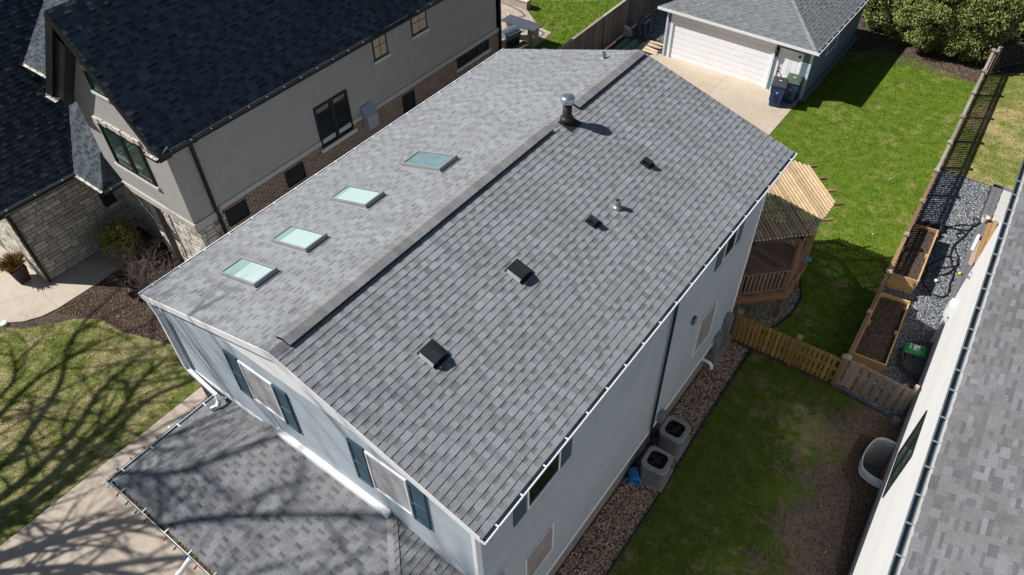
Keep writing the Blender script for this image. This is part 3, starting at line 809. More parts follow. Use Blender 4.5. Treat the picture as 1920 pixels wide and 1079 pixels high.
mb.build("rake_board", "bronze_dark", rg)
# eave return boxes
for x0, x1 in ((EX - 0.56, EX + 0.03), (EXL - 0.03, EXL + 0.63)):
    mb = MB(); mb.box(x0 + 0.01, x1 - 0.01, YR0 - 0.02, YR0 + 0.34, EZ - 0.20, EZ - 0.05); rb_ = mb.build("eave_return", "bronze_dark", rg)
    mb = MB(); courses(mb, Pl((x0, YR0 - 0.03, EZ - 0.048), (1, 0, 0), (0, 0.36, 0.16)), [(0, 0), (x1 - x0, 0), (x1 - x0, 0.39), (0, 0.39)], 0.13, 0.12, 0.3, (0.005, 0.012), rnd, shingle_tone)
    mb.build("return_roof", "shingle_dark", rg)
for x0, x1 in ((EX - 0.56, EX + 0.03), (EXL - 0.03, EXL + 0.63)):
    gutter("gutter", ("bronze_dark", "limestone"), stu, (x0, YR0 - 0.03, EZ - 0.05), (x1, YR0 - 0.03, EZ - 0.05), (0, -1, 0), 0.11, 0.1, 0.2, "bronze_dark", 0.06)
gutter("gutter", ("bronze_dark", "gutter_dirty"), stu, (EX + 0.005, YR0, EZ + 0.005), (EX + 0.005, YR1, EZ + 0.005), (1, 0, 0), 0.12, 0.11, 0.62, "metal_grey")
# upper stucco volume
PGf = Pl((0, YG, 0), (1, 0, 0), (0, 0, 1)); PGs = Pl((XG, 0, 0), (0, 1, 0), (0, 0, 1))
zR = lambda x: PK[1] - 0.12 - sg * abs(x - PK[0])
poly = [(XL, 3.32), (XG, 3.32), (XG, zR(XG)), (PK[0], zR(PK[0])), (XL, zR(XL))]
mb = MB(); mb.prism(poly, -0.2, 0.0, PGf)
mb.prism([(YG + 0.2, 3.32), (YB, 3.32), (YB, 6.02), (YG + 0.2, 6.02)], -0.2, 0.0, PGs)
mb.box(XL, XL + 0.2, YG + 0.2, YB, 3.32, 5.9)
mb.prism([(-XG, 0.0), (-XL, 0.0), (-XL, zR(XL)), (-PK[0], zR(PK[0])), (-XG, zR(XG))], -0.2, 0.0, Pl((0, YB, 0), (-1, 0, 0), (0, 0, 1)))
mb.build("stucco_wall", "stucco_grey", stu)
mb = MB()
mb.box(XL - 0.02, XG + 0.05, YG - 0.05, YG + 0.9, 3.20, 3.318); mb.box(XL - 0.0, XG + 0.03, YG - 0.03, YG + 0.9, 3.06, 3.198)
mb.box(XG - 0.2, XG + 0.035, YG + 0.9, YB + 0.03, 3.24, 3.40)
mb.build("band_trim", "trim_stucco", stu)
# brick ground floor on the side, stone return at the corner
mb = MB(); mb.box(-9.9, XG + 0.012, 5.0, YB + 0.01, 0.0, 3.238); mb.build("brick_wall", "brick_brown", stu)
def ashlar(mb, P, region, rnd, hs=(0.12, 0.2, 0.28), wmin=0.2, wmax=0.6):
    v = min(p[1] for p in region); vm = max(p[1] for p in region); u0 = min(p[0] for p in region); um = max(p[0] for p in region)
    while v < vm:
        h = rnd.choice(hs); u = u0 - rnd.random() * 0.3
        while u < um:
            w = rnd.uniform(wmin, wmax)
            cells = [(u, u + w, v, v + h)]
            if h > 0.25 and rnd.random() < 0.45: cells = [(u, u + w, v, v + h * 0.5), (u, u + w, v + h * 0.5, v + h)]
            for c in cells:
                g = 0.008
                q = clip_convex([(c[0] + g, c[2] + g), (c[1] - g, c[2] + g), (c[1] - g, c[3] - g), (c[0] + g, c[3] - g)], region)
                if len(q) < 3: continue
                cx = sum(p[0] for p in q) / len(q); cy = sum(p[1] for p in q) / len(q)
                t = min(1, max(0, rnd.gauss(0.5, 0.24))); th = rnd.uniform(0.012, 0.032)
                top = [P(p[0] + (cx - p[0]) * 0.07 + rnd.uniform(-.004, .004), p[1] + (cy - p[1]) * 0.1, th + rnd.uniform(-.006, .006)) for p in q]
                bot = [P(p[0], p[1], -0.005) for p in q]
                mb.face(top, t)
                for i in range(len(q)):
                    j = (i + 1) % len(q); mb.face([bot[i], bot[j], top[j], top[i]], t)
            u += w
        v += h
# stone ground floor under the overhang
PGb = Pl((0, 4.30, 0), (1, 0, 0), (0, 0, 1))
mb = MB(); mb.box(-15.0, XG - 0.02, 4.32, 4.6, 0.0, 3.06); core = mb.build("stone_core", "mortar", stu)
mb = MB(41)
for a0, a1 in ((-15.0, -13.1), (-12.62, -12.28), (-11.8, -11.46), (-10.98, -10.62)):
    ashlar(mb, PGb, [(a0, 0), (a1, 0), (a1, 3.05), (a0, 3.05)], rnd, wmin=0.18, wmax=0.36)
# piers standing out to carry the overhang
for a0, a1 in ((-12.62, -12.28), (-11.8, -11.46), (-10.98, -9.44)):
    pass
P0 = Pl((0, 3.86, 0), (1, 0, 0), (0, 0, 1))
mb.build("stone_wall", "stone", core)
mb = MB()
for a0, a1 in ((-12.58, -12.32), (-11.76, -11.50)): mb.box(a0, a1, 4.0, 4.31, 0.0, 3.05)
mb.box(-10.94, -9.46, 3.84, 5.02, 0.0, 3.05)
pc = mb.build("pier_core", "mortar", stu)
mb = MB(42)
for a0, a1 in ((-12.6, -12.3), (-11.78, -11.48)):
    ashlar(mb, Pl((0, 4.0, 0), (1, 0, 0), (0, 0, 1)), [(a0, 0), (a1, 0), (a1, 3.05), (a0, 3.05)], rnd, wmin=0.12, wmax=0.3)
    ashlar(mb, Pl((a0 + 0.02, 0, 0), (0, -1, 0), (0, 0, 1)), [(-4.31, 0), (-4.0, 0), (-4.0, 3.05), (-4.31, 3.05)], rnd, wmin=0.12, wmax=0.3)
ashlar(mb, Pl((0, 3.84, 0), (1, 0, 0), (0, 0, 1)), [(-10.96, 0), (-9.44, 0), (-9.44, 3.05), (-10.96, 3.05)], rnd, wmin=0.15, wmax=0.4)
ashlar(mb, Pl((-9.46, 0, 0), (0, 1, 0), (0, 0, 1)), [(3.84, 0), (5.0, 0), (5.0, 3.05), (3.84, 3.05)], rnd, wmin=0.15, wmax=0.4)
ashlar(mb, Pl((-10.94, 0, 0), (0, -1, 0), (0, 0, 1)), [(-4.31, 0), (-3.84, 0), (-3.84, 3.05), (-4.31, 3.05)], rnd, wmin=0.15, wmax=0.4)
mb.build("stone_pier", "stone", pc)
for a0, a1 in ((-13.08, -12.64), (-12.26, -11.82), (-11.44, -11.0)):
    window(stu, PGb, a0, a1, 0.35, 2.75, "bronze_dark", "pane_dark", nh=1, fw=0.05, proud=0.035)
# front windows
window(stu, PGf, -12.66, -10.69, 4.14, 5.55, "bronze_dark", "pane_green", nh=1, fw=0.08, proud=0.05, wide_v=[(-11.675, 0.09)], name="window")
mb = MB(77)
x = -12.78
while x < -10.6:
    w = mb.rnd.uniform(0.12, 0.3); mb.box(x, min(x + w, -10.58), 5.58 + mb.rnd.uniform(0, .015), 5.74 + mb.rnd.uniform(-.02, .015), -0.01, 0.05 + mb.rnd.uniform(0, 0.03), PGf); x += w
mb.build("lintel", "rock_face", stu)
part_box("sill", "limestone", stu, -12.76, -10.6, 4.04, 4.135, -0.01, 0.07, P=PGf)
window(stu, PGf, -11.95, -11.25, 6.84, 7.46, "bronze_dark", "pane_bright_green", nv=1, nh=1, fw=0.05, proud=0.045)
part_box("lintel", "rock_face", stu, -12.0, -11.2, 7.47, 7.6, -0.01, 0.05, P=PGf)
part_box("sill", "limestone", stu, -12.0, -11.18, 6.75, 6.83, -0.01, 0.07, P=PGf)
# side windows
for a0, a1, b0, b1 in ((11.54, 12.19, 4.95, 5.82), (13.41, 14.19, 5.03, 5.84)):
    window(stu, PGs, a0, a1, b0, b1, "bronze_dark", "blind_beige", nv=1, nh=1, fw=0.045, proud=0.03)
    part_box("sill", "limestone", stu, a0 - 0.07, a1 + 0.07, b0 - 0.11, b0 - 0.005, -0.01, 0.07, P=PGs)
window(stu, PGs, 8.70, 10.12, 3.11, 4.60, "bronze_dark", "pane_dark", nh=1, fw=0.07, proud=0.05, wide_v=[(9.41, 0.08)])
part_box("sill", "limestone", stu, 8.62, 10.22, 2.98, 3.105, -0.01, 0.09, P=PGs)
for a0, a1 in ((4.75, 5.50), (7.07, 7.82), (12.53, 13.14)):
    b0 = 2.42 if a0 > 10 else 2.52
    window(stu, PGs, a0, a1, b0, 3.12, "bronze_dark", "pane_dark", nh=0, nv=0, fw=0.05, proud=0.04, base=0.012)
    mb = MB(3); k = a0 - 0.12
    while k < a1 + 0.1: mb.box(k, k + 0.062, 3.125, 3.235, 0.0, 0.022, PGs); k += 0.075
    mb.build("soldier_course", "brick_brown", stu)
window(stu, PGs, 15.6, 17.52, 2.80, 3.2, "bronze_dark", "pane_dark", fw=0.05, proud=0.04, wide_v=[(16.24, 0.04), (16.9, 0.04)], base=0.012)
part_box("sill", "limestone", stu, 15.5, 17.62, 2.68, 2.795, 0.0, 0.09, P=PGs)
mb = MB(3); k = 15.5
while k < 17.6: mb.box(k, k + 0.062, 3.205, 3.237, 0.0, 0.022, PGs); k += 0.075
mb.build("soldier_course", "brick_brown", stu)
mb = MB()
P = Pl((-9.38, 10.55, 2.9), (0, 1, 0), (0, 0, 1))
A = [P(0, 0, 0), P(0.48, 0, 0), P(0.48, 0.78, 0), P(0, 0.78, 0)]; B = [P(0, 0, 0.28), P(0.48, 0, 0.28), P(0.48, 0.48, 0.28), P(0, 0.48, 0.28)]
mb.face(B); mb.face([B[3], B[2], A[2], A[3]]); mb.face([A[0], B[0], B[3], A[3]]); mb.face([B[1], A[1], A[2], B[2]]); mb.face([A[1], A[0], B[0], B[1]][::-1])
o = mb.build("vent_hood", "plate_steel", stu); o["label"] = "sloping pale metal vent hood on the side wall"
mb = MB(); pts = [(EX + 0.06, 4.45, EZ - 0.1), (-9.2, 4.47, 5.95), (XG + 0.06, 4.5, 5.78), (XG + 0.06, 4.5, 3.5), (XG + 0.09, 4.52, 3.2), (XG + 0.07, 4.55, 0.2)]
for a, b in zip(pts[:-1], pts[1:]): mb.bar(a, b, 0.10, 0.08, (0, 1, 0.01))
mb.build("downspout", "bronze_dark", stu)
mb = MB(); mb.bar((XG + 0.06, YB - 0.06, 6.1), (XG + 0.06, YB - 0.06, 0.1), 0.10, 0.08, (0, 1, 0.01)); mb.build("downspout", "bronze_dark", stu)
# stone garage wing with its own roof
WX, WZ, WE = -15.03, 3.30, -14.60
mb = MB(); mb.box(-24.0, WX - 0.02, 0.85, 4.6, 0.0, 3.05); wc = mb.build("wing_core", "mortar", stu)
mb = MB(51)
ashlar(mb, Pl((WX - 0.02, 0, 0), (0, 1, 0), (0, 0, 1)), [(0.83, 0), (4.32, 0), (4.32, 3.0), (0.83, 3.0)], rnd, hs=(0.12, 0.17, 0.17, 0.26), wmin=0.16, wmax=0.48)
ashlar(mb, Pl((0, 0.85, 0), (1, 0, 0), (0, 0, 1)), [(-17.5, 0), (WX, 0), (WX, 3.0), (-17.5, 3.0)], rnd)
mb.build("stone_wall", "stone", wc)
SW = math.hypot(1.0, 1.15)
PW = Pl((WE, 0.45, WZ), (0, 1, 0), (-1, 0, 1.15))
mb = MB(52)
# dark slope of the wing; its front part reaches down to the eave, farther back it runs under the upper roof
courses(mb, PW, [(0, 0.02), (2.62, 0.02), (2.62 + 5.6, 5.6 * SW), (0, 5.6 * SW)], 0.143, 0.13, 0.34, (0.006, 0.018), rnd, shingle_tone, printed=True)
wr_ = mb.build("wing_roof", "shingle_dark", stu)
mb = MB(); mb.prism([(0, 0.03), (2.7, 0.03), (8.2, 5.6 * SW - 0.1), (0, 5.6 * SW - 0.1)], -0.1, -0.006, PW)
mb.box(WX, WE - 0.02, 0.46, 4.0, 3.06, 3.09)
mb.build("roof_deck", "bronze_dark", wr_)
gutter("gutter", ("bronze_dark", "gutter_dirty"), stu, (WE + 0.01, 0.42, WZ + 0.01), (WE + 0.01, 3.1, WZ + 0.01), (1, 0, 0), 0.12, 0.11, 0.7, "metal_grey")
mb = MB(); pts = [(WE + 0.06, 0.6, WZ - 0.1), (WX + 0.08, 0.86, 2.9), (WX + 0.06, 0.9, 2.7), (WX + 0.06, 0.9, 0.05)]
for a, b in zip(pts[:-1], pts[1:]): mb.bar(a, b, 0.10, 0.085, (0, 1, 0.01))
mb.build("downspout", "bronze_dark", stu)
# entry roof facing the street, between wing and gable
PE = Pl((-14.6, 3.07, WZ), (1, 0, 0), (0, 1, 1.15))
mb = MB(53)
courses(mb, PE, [(0, 0.02), (0.98, 0.02), (0.98, 2.2 * SW), (-2.2, 2.2 * SW)], 0.143, 0.12, 0.32, (0.006, 0.016), rnd, shingle_tone, printed=True)
courses(mb, PE, [(0.98, 0.02), (1.62, 0.02), (0.98, 0.64 * SW)], 0.143, 0.12, 0.32, (0.006, 0.016), rnd, shingle_tone, printed=True)
PE2 = Pl((-12.98, 3.07, WZ), (0, 1, 0), (-1, 0, 1.15))
courses(mb, PE2, [(0, 0.02), (0.85, 0.02), (0.85, 0.64 * SW), (0.64, 0.64 * SW)], 0.143, 0.12, 0.3, (0.006, 0.016), rnd, shingle_tone, printed=True)
n2 = Vector((0.6, -0.6, 1)).normalized()
caps(mb, Vector((-12.98, 3.07, WZ)) + n2 * 0.01, Vector((-13.62, 3.71, WZ + 0.64 * 1.15)) + n2 * 0.01, [(-0.13, 0.0, 0.0), (0, 0.13, 0.0)], 0, n2, rnd, 0.143, 0.012, 0.004)
er = mb.build("entry_roof", "shingle_dark", stu)
mb = MB(); mb.prism([(0, 0.03), (1.6, 0.03), (0.95, 0.6 * SW), (0.95, 2.1 * SW), (-2.1, 2.1 * SW)], -0.09, -0.006, PE); mb.prism([(0.02, 0.03), (0.85, 0.03), (0.85, 0.6 * SW), (0.64, 0.6 * SW)], -0.09, -0.006, PE2)
mb.build("roof_deck", "bronze_dark", er)
gutter("gutter", ("bronze_dark", "limestone"), stu, (-14.5, 3.07, WZ + 0.01), (-12.97, 3.07, WZ + 0.01), (0, -1, 0), 0.11, 0.1, 0.35, "bronze_dark", 0.06)
gutter("gutter", ("bronze_dark", "gutter_dirty"), stu, (-12.97, 3.07, WZ + 0.01), (-12.97, 3.95, WZ + 0.01), (1, 0, 0), 0.11, 0.1, 0.4, "metal_grey")
# upper front-facing roof behind the gable, on the left
PU = Pl((-21.0, 4.0, 5.93), (1, 0, 0), (0, 1, 0.62))
mb = MB(54)
SU = math.hypot(1, 0.62)
courses(mb, PU, [(0, 0.02), (6.95, 0.02), (9.4, 3.6 * SU), (9.4, 7.0 * SU), (0, 7.0 * SU)], 0.143, 0.12, 0.32, (0.006, 0.016), rnd, shingle_tone, printed=True)
ur = mb.build("upper_roof", "shingle_dark", stu)
mb = MB(); mb.prism([(0, 0.04), (6.9, 0.04), (9.3, 3.5 * SU), (9.3, 6.9 * SU), (0, 6.9 * SU)], -0.1, -0.006, PU); mb.build("roof_deck", "bronze_dark", ur)
mb = MB(); mb.box(-21.0, XL, 4.45, 4.65, 3.0, 5.95); mb.build("upper_wall", "stucco_grey", stu)
gutter("gutter", ("bronze_dark", "limestone"), stu, (-17.1, 4.0, 5.94), (-14.05, 4.0, 5.94), (0, -1, 0), 0.12, 0.1, 0.4, "bronze_dark", 0.06)
mb = MB(); mb.box(WX, WX + 0.16, 3.55, 3.95, 1.45, 1.95); mb.build("wall_lantern", "black_metal", stu)

# ================================================================ white neighbour on the right
rnd = random.Random(29)
wh = thing("white_house", "white sided house with grey shingle roof and slate coloured gutter on the right", "house", (9.567, 6.71, 0), world=False, rz=R(2.83))
PWs = Pl((0, 0, 0), (0, -1, 0), (0, 0, 1))
mb = MB(61)
courses(mb, PWs, [(-9.33, 0.2), (16, 0.2), (16, 5.98), (-9.33, 5.98)], 0.16, 9, 9, (0.007, 0.007), rnd)
mb.box(0.005, 6.0, 9.29, 9.33, 0.2, 5.85)
mb.build("wall", "siding_white", wh)
mb = MB(); mb.box(0.02, 8, -16, 9.28, -1.2, 5.85); mb.build("wall_core", "white_trim", wh)
mb = MB(); mb.box(-0.012, 0.02, -16, 9.32, -1.2, 0.2); mb.build("foundation", "brick_brown", wh)
RS = 0.42; RL = math.hypot(1, RS)
PWr = Pl((-0.15, 9.65, 6.0), (0, -1, 0), (1, 0, RS))
mb = MB(62)
courses(mb, PWr, [(0, 0.03), (18.5, 0.03), (18.5, 4.5), (0, 4.5)], 0.143, 0.12, 0.33, (0.005, 0.013), rnd, mixed_tone, printed=True)
wro = mb.build("roof", "shingle_right", wh)
mb = MB(); mb.prism([(0.01, 0.05), (18.4, 0.05), (18.4, 4.45), (0.01, 4.45)], -0.1, -0.004, PWr)
mb.box(-0.145, 0.02, -8.7, 9.6, 5.86, 5.89)
mb.build("roof_deck", "white_trim", wro)
mb = MB(); mb.box(-0.165, -0.115, -8.7, 9.64, 6.012, 6.024, Pl((0, 0, 0), (1, 0, 0), (0, 1, 0))); mb.build("drip_edge", "trim_stucco", wro)
g = gutter("gutter", ("gutter_slate", "gutter_slate"), wh, (-0.142, -8.7, 6.0), (-0.142, 9.65, 6.0), (-1, 0, 0), 0.13, 0.12, 0.0)
for i in range(28):
    y = -8.4 + i * 0.62 + random.Random(i).uniform(-0.06, 0.06)
    part_box("gutter_strap", "plate_steel", g, -0.272, -0.10, y - 0.013, y + 0.013, 6.004, 6.026)
window(wh, PWs, -3.06, -1.62, 1.14, 2.98, "bronze_dark", "pane_green", nh=1, fw=0.07, proud=0.035, wide_v=[(-2.34, 0.06)])
mb = MB(); mb.lathe((0.0, 8.72, 2.6), [(0.11, 0.0), (0.11, 0.05), (0.09, 0.08), (0.01, 0.085)], 20, (-1, 0, 0)); mb.build("wall_vent", "plate_steel", wh)
mb = MB(); mb.bar((-0.06, 8.2, 1.55), (-0.06, 8.2, 0.1), 0.09, 0.07, (0, 1, 0.01)); mb.box(-0.16, -0.01, 8.05, 8.4, 1.5, 1.9); mb.box(-0.14, -0.02, 8.5, 8.75, 1.1, 1.5); mb.build("utility_box", "white_metal", wh)

# ================================================================ garage
rnd = random.Random(37)
ga = thing("garage", "detached slate blue garage with white double door and grey hip roof", "garage", (-2.5, 28.8, 0))
GX0, GX1, GY0, GY1 = -5.72, 0.87, 25.70, 32.2
PA = Pl((0, GY0, 0), (1, 0, 0), (0, 0, 1)); PB = Pl((GX1, 0, 0), (0, 1, 0), (0, 0, 1))
mb = MB(71)
for reg in ([(-5.72, 0.02), (-5.52, 0.02), (-5.52, 2.27), (-5.72, 2.27)], [(-0.66, 0.02), (-0.50, 0.02), (-0.50, 2.27), (-0.66, 2.27)], [(0.53, 0.02), (0.87, 0.02), (0.87, 2.27), (0.53, 2.27)], [(-0.5, 2.0), (0.53, 2.0), (0.53, 2.27), (-0.5, 2.27)], [(-5.52, 2.14), (-0.66, 2.14), (-0.66, 2.27), (-5.52, 2.27)]):
    courses(mb, PA, reg, 0.105, 9, 9, (0.034, 0.034), rnd)
courses(mb, PB, [(GY0, 0.15), (GY1, 0.15), (GY1, 2.27), (GY0, 2.27)], 0.105, 9, 9, (0.034, 0.034), rnd)
mb.build("wall", "siding_slate", ga)
mb = MB(); mb.box(GX0 + 0.02, GX1 - 0.02, GY0 + 0.06, GY1, 0.0, 2.25); mb.build("wall_core", "siding_slate", ga)
mb = MB()
mb.box(GX0 - 0.02, GX0 + 0.07, GY0 - 0.025, GY0 + 0.07, 0.0, 2.27); mb.box(GX1 - 0.075, GX1 + 0.025, GY0 - 0.028, GY0 + 0.075, 0.0, 2.27)
mb.box(-5.52, -5.40, GY0 - 0.03, GY0 + 0.06, 0.0, 2.14); mb.box(-0.76, -0.66, GY0 - 0.03, GY0 + 0.06, 0.0, 2.14); mb.box(-5.40, -0.76, GY0 - 0.03, GY0 + 0.06, 2.05, 2.14)
mb.box(-0.50, -0.42, GY0 - 0.03, GY0 + 0.06, 0.0, 2.0); mb.box(0.45, 0.53, GY0 - 0.03, GY0 + 0.06, 0.0, 2.0); mb.box(-0.42, 0.45, GY0 - 0.03, GY0 + 0.06, 1.93, 2.0)
mb.box(GX0 - 0.34, GX1 + 0.12, GY0 - 0.29, GY0 + 0.0, 2.275, 2.30); mb.box(GX1 + 0.0, GX1 + 0.19, GY0 - 0.2, GY1, 2.272, 2.298)
mb.build("white_frame", "white_trim", ga)
mb = MB()
for k in range(4):
    for j in range(2):
        z = k * 0.512 + j * 0.256
        mb.box(-5.40, -0.76, 0.028, 0.066, z + 0.012, z + 0.244, Pl((0, GY0, 0), (1, 0, 0), (0, 1, 0)))
mb.box(-5.40, -0.76, 0.050, 0.067, 0.0, 2.05, Pl((0, GY0, 0), (1, 0, 0), (0, 1, 0)))
mb.build("garage_door", "white_paint", ga)
mb = MB(); mb.box(-0.42, 0.45, 0.022, 0.06, 0.01, 1.93, Pl((0, GY0, 0), (1, 0, 0), (0, 1, 0)))
dr = mb.build("door", "white_paint", ga)
mb = MB()
for a0, a1 in ((-0.31, -0.03), (0.06, 0.34)):
    for b0, b1 in ((0.2, 0.75), (0.9, 1.75)):
        for q in ((a0, a1, b0, b0 + 0.015), (a0, a1, b1 - 0.015, b1), (a0, a0 + 0.015, b0, b1), (a1 - 0.015, a1, b0, b1)):
            mb.box(q[0], q[1], q[2], q[3], -0.023, -0.013, PA)
mb.build("door_panel", "white_trim", dr)
mb = MB(); mb.lathe((-0.34, GY0 + 0.02, 0.95), [(0.03, 0), (0.03, 0.03), (0.02, 0.06), (0.035, 0.075), (0.03, 0.11), (0.005, 0.115)], 14, (0, -1, 0)); mb.lathe((-0.34, GY0 + 0.02, 1.1), [(0.03, 0), (0.03, 0.04), (0.005, 0.042)], 14, (0, -1, 0))
mb.build("door_handle", "black_metal", dr)
mb = MB(); mb.lathe((0.37, GY0 + 0.02, 1.82), [(0.05, 0), (0.05, 0.02), (0.03, 0.05), (0.04, 0.08), (0.005, 0.09)], 12, (0, -1, 0)); mb.build("alarm_sensor", "black_metal", ga)
mb = MB(); mb.box(-0.64, -0.52, GY0 - 0.05, GY0 + 0.02, 1.6, 1.98); mb.lathe((-0.58, GY0 - 0.12, 1.58), [(0.03, 0), (0.055, 0.06), (0.075, 0.26), (0.085, 0.28), (0.06, 0.33), (0.015, 0.38)], 8); mb.build("wall_lantern", "black_metal", ga)
window(ga, PB, 27.6, 28.9, 1.15, 2.05, "white_trim", "pane_dark", fw=0.06, proud=0.05, nv=1)
GE = (GX0 - 0.38, GX1 + 0.2, GY0 - 0.3, GY1 + 0.3); gz = 2.335; gs = 0.42; gl = math.hypot(1, gs)
wG = GE[1] - GE[0]; dG = GE[3] - GE[2]; hd = min(wG, dG) / 2
mb = MB(73)
courses(mb, Pl((GE[0], GE[2], gz), (1, 0, 0), (0, 1, gs)), [(0, 0.03), (wG, 0.03), (wG - hd, hd * gl), (hd, hd * gl)], 0.143, 0.12, 0.33, (0.005, 0.013), rnd, shingle_tone, printed=True)
courses(mb, Pl((GE[1], GE[2], gz), (0, 1, 0), (-1, 0, gs)), [(0, 0.03), (dG, 0.03), (dG - hd, hd * gl), (hd, hd * gl)], 0.143, 0.12, 0.33, (0.005, 0.013), rnd, shingle_tone, printed=True)
gro = mb.build("roof", "shingle_garage", ga)
mb = MB()
n2 = Vector((0.3, -0.3, 1)).normalized()
caps(mb, Vector((GE[1], GE[2], gz)) + n2 * 0.012, Vector((GE[1] - hd, GE[2] + hd, gz + gs * hd)) + n2 * 0.012, [(-0.15, 0.0, -0.01), (0, 0.15, -0.01)], 0, n2, rnd, 0.143, 0.012, 0.004)
mb.build("hip_caps", "shingle_cap", gro)
mb = MB()
mb.prism([(0, 0.04), (wG, 0.04), (wG - hd, hd * gl), (hd, hd * gl)], -0.06, -0.004, Pl((GE[0], GE[2], gz), (1, 0, 0), (0, 1, gs)))
mb.prism([(0, 0.04), (dG, 0.04), (dG - hd, hd * gl), (hd, hd * gl)], -0.06, -0.004, Pl((GE[1], GE[2], gz), (0, 1, 0), (-1, 0, gs)))
mb.build("roof_deck", "white_trim", gro)
gutter("gutter", ("white_metal", "gutter_dirty"), ga, (GE[1] + 0.0, GE[2] - 0.02, gz + 0.012), (GE[1] + 0.0, GE[3], gz + 0.012), (1, 0, 0), 0.11, 0.1, 0.6)
part_box("fascia", "white_trim", ga, GE[0] - 0.01, GE[1] + 0.1, GE[2] - 0.035, GE[2] - 0.002, gz - 0.09, gz + 0.022)
mb = MB(5)
y = GY0 - 0.05
while y < GY1: mb.box(0.90, 1.05, y, y + 0.29, -0.02, 0.09); y += 0.3
mb.build("foundation_kerb", "concrete_wall", ga)

# ================================================================ ground
rng = np.random.default_rng(7)
def smooth(pts, n=6):
    P_ = [Vector((*p, 0)) for p in pts]; C = []
    for i in range(len(P_) - 1):
        a = P_[max(i - 1, 0)]; b = P_[i]; c = P_[i + 1]; d = P_[min(i + 2, len(P_) - 1)]
        for k in range(n):
            s_ = k / n; q = 0.5 * ((2 * b) + (c - a) * s_ + (2 * a - 5 * b + 4 * c - d) * s_ * s_ + (3 * b - a - 3 * c + d) * s_ ** 3); C.append((q.x, q.y))
    C.append((P_[-1].x, P_[-1].y)); return C
WELL = smooth([(9.36, 10.75), (9.05, 10.72), (8.86, 10.5), (8.78, 10.0), (8.86, 9.58), (9.1, 9.44), (9.46, 9.42)])
from mathutils.geometry import tessellate_polygon
def holed_sheet(name, poly, hole, z, m):
    loops = [[Vector((x, y, 0)) for x, y in poly], [Vector((x, y, 0)) for x, y in hole]]
    pts = [p for l in loops for p in l]; mb = MB()
    for t in tessellate_polygon(loops):
        q = [(pts[i].x, pts[i].y, z) for i in t]
        if (q[1][0] - q[0][0]) * (q[2][1] - q[0][1]) - (q[1][1] - q[0][1]) * (q[2][0] - q[0][0]) < 0: q.reverse()
        mb.face(q)
    return tag(mb.build(name, m), None, kind="structure")
holed_sheet("ground", [(-150, -150), (150, -150), (150, 200), (-150, 200)], WELL, -0.03, "soil")
APRON = [(-6.6, 11.0), (0.86, 11.0), (0.86, 25.72), (-6.0, 25.72), (-6.6, 24.6)]
LAWN_B = [(0.87, 11.9), (0.87, 25.62), (1.06, 25.7), (1.06, 30.9), (2.2, 31.8), (3.4, 32.0), (4.8, 31.7), (6.6, 31.3), (7.38, 11.9)]
LAWN_S = [(5.0, -3.0), (4.95, 11.75), (9.3, 11.7), (9.35, 10.9), (8.5, 10.75), (8.45, 9.4), (8.9, 8.9), (9.6, 5), (9.9, -3.0)]
LAWN_F = [(-24, -8), (-7.36, -8), (-7.36, 1.3), (-7.55, 2.6), (-9.0, 1.75), (-10.2, 1.35), (-11.2, 1.0), (-12.1, 0.95), (-12.8, 0.45), (-13.3, -0.2), (-13.75, -0.75), (-14.5, -1.15), (-15.5, -1.35), (-24, -1.5)]
LAWN_N = [(-11.2, 22.0), (-11.2, 24.55), (-12.0, 24.72), (-13.6, 25.85), (-15.5, 27.0), (-20, 34), (-8.3, 31.5), (-8.3, 21.0)]
LAWN_R = [(6.95, 24.15), (6.6, 32.3), (8.5, 33.8), (13.5, 33), (13.5, 23.8), (8.7, 24.12)]
SOIL_S = [(4.95, 11.75), (9.4, 11.75), (9.9, -3), (5.0, -3)]
sheet("lawn", LAWN_B, 0.0, "turf_back"); sheet("lawn", LAWN_N, 0.0, "turf_back"); sheet("lawn", LAWN_R, 0.0, "turf_right")
sheet("lawn", LAWN_F, 0.0, "turf_front")
holed_sheet("flower_bed", SOIL_S, WELL, -0.006, "soil")
sheet("lawn", LAWN_S, 0.0, "turf_side")
sheet("flower_bed", [(-15.0, 4.3), (-15.0, -1.1), (-7.4, -1.0), (-7.4, 4.2), (-9.4, 5.2)], -0.012, "soil")
sheet("flower_bed", [(0.9, 30.8), (7.0, 31.0), (8, 40), (0.9, 40)], -0.004, "soil")
sheet("flower_bed", [(-8.3, 31.0), (-20, 33.8), (-20, 45), (-6, 45)], -0.004, "soil")
sheet("gravel_bed", [(4.0, -3), (5.04, -3), (5.02, 6.0), (4.92, 9.0), (4.88, 11.75), (4.0, 11.75)], -0.002, "soil")
sheet("gravel_bed", [(6.9, 24.1), (7.4, 11.9), (9.4, 11.7), (9.2, 16.3), (8.75, 24.1)], -0.002, "gutter_slate")
sheet("gravel_bed", [(-8.2, 25.6), (-5.6, 25.6), (-5.6, 34), (-8.3, 34)], -0.002, "soil")
def slabs(name, cells, m, z=0.02, depth=0.10, gap=0.008):
    mb = MB(3)
    for c in cells:
        cx = sum(p[0] for p in c) / len(c); cy = sum(p[1] for p in c) / len(c)
        q = []
        for p in c:
            d = math.hypot(p[0] - cx, p[1] - cy); k = 1 - gap / d
            q.append((cx + (p[0] - cx) * k, cy + (p[1] - cy) * k))
        mb.prism(q, z - depth, z)
    return tag(mb.build(name, m), None, kind="structure")
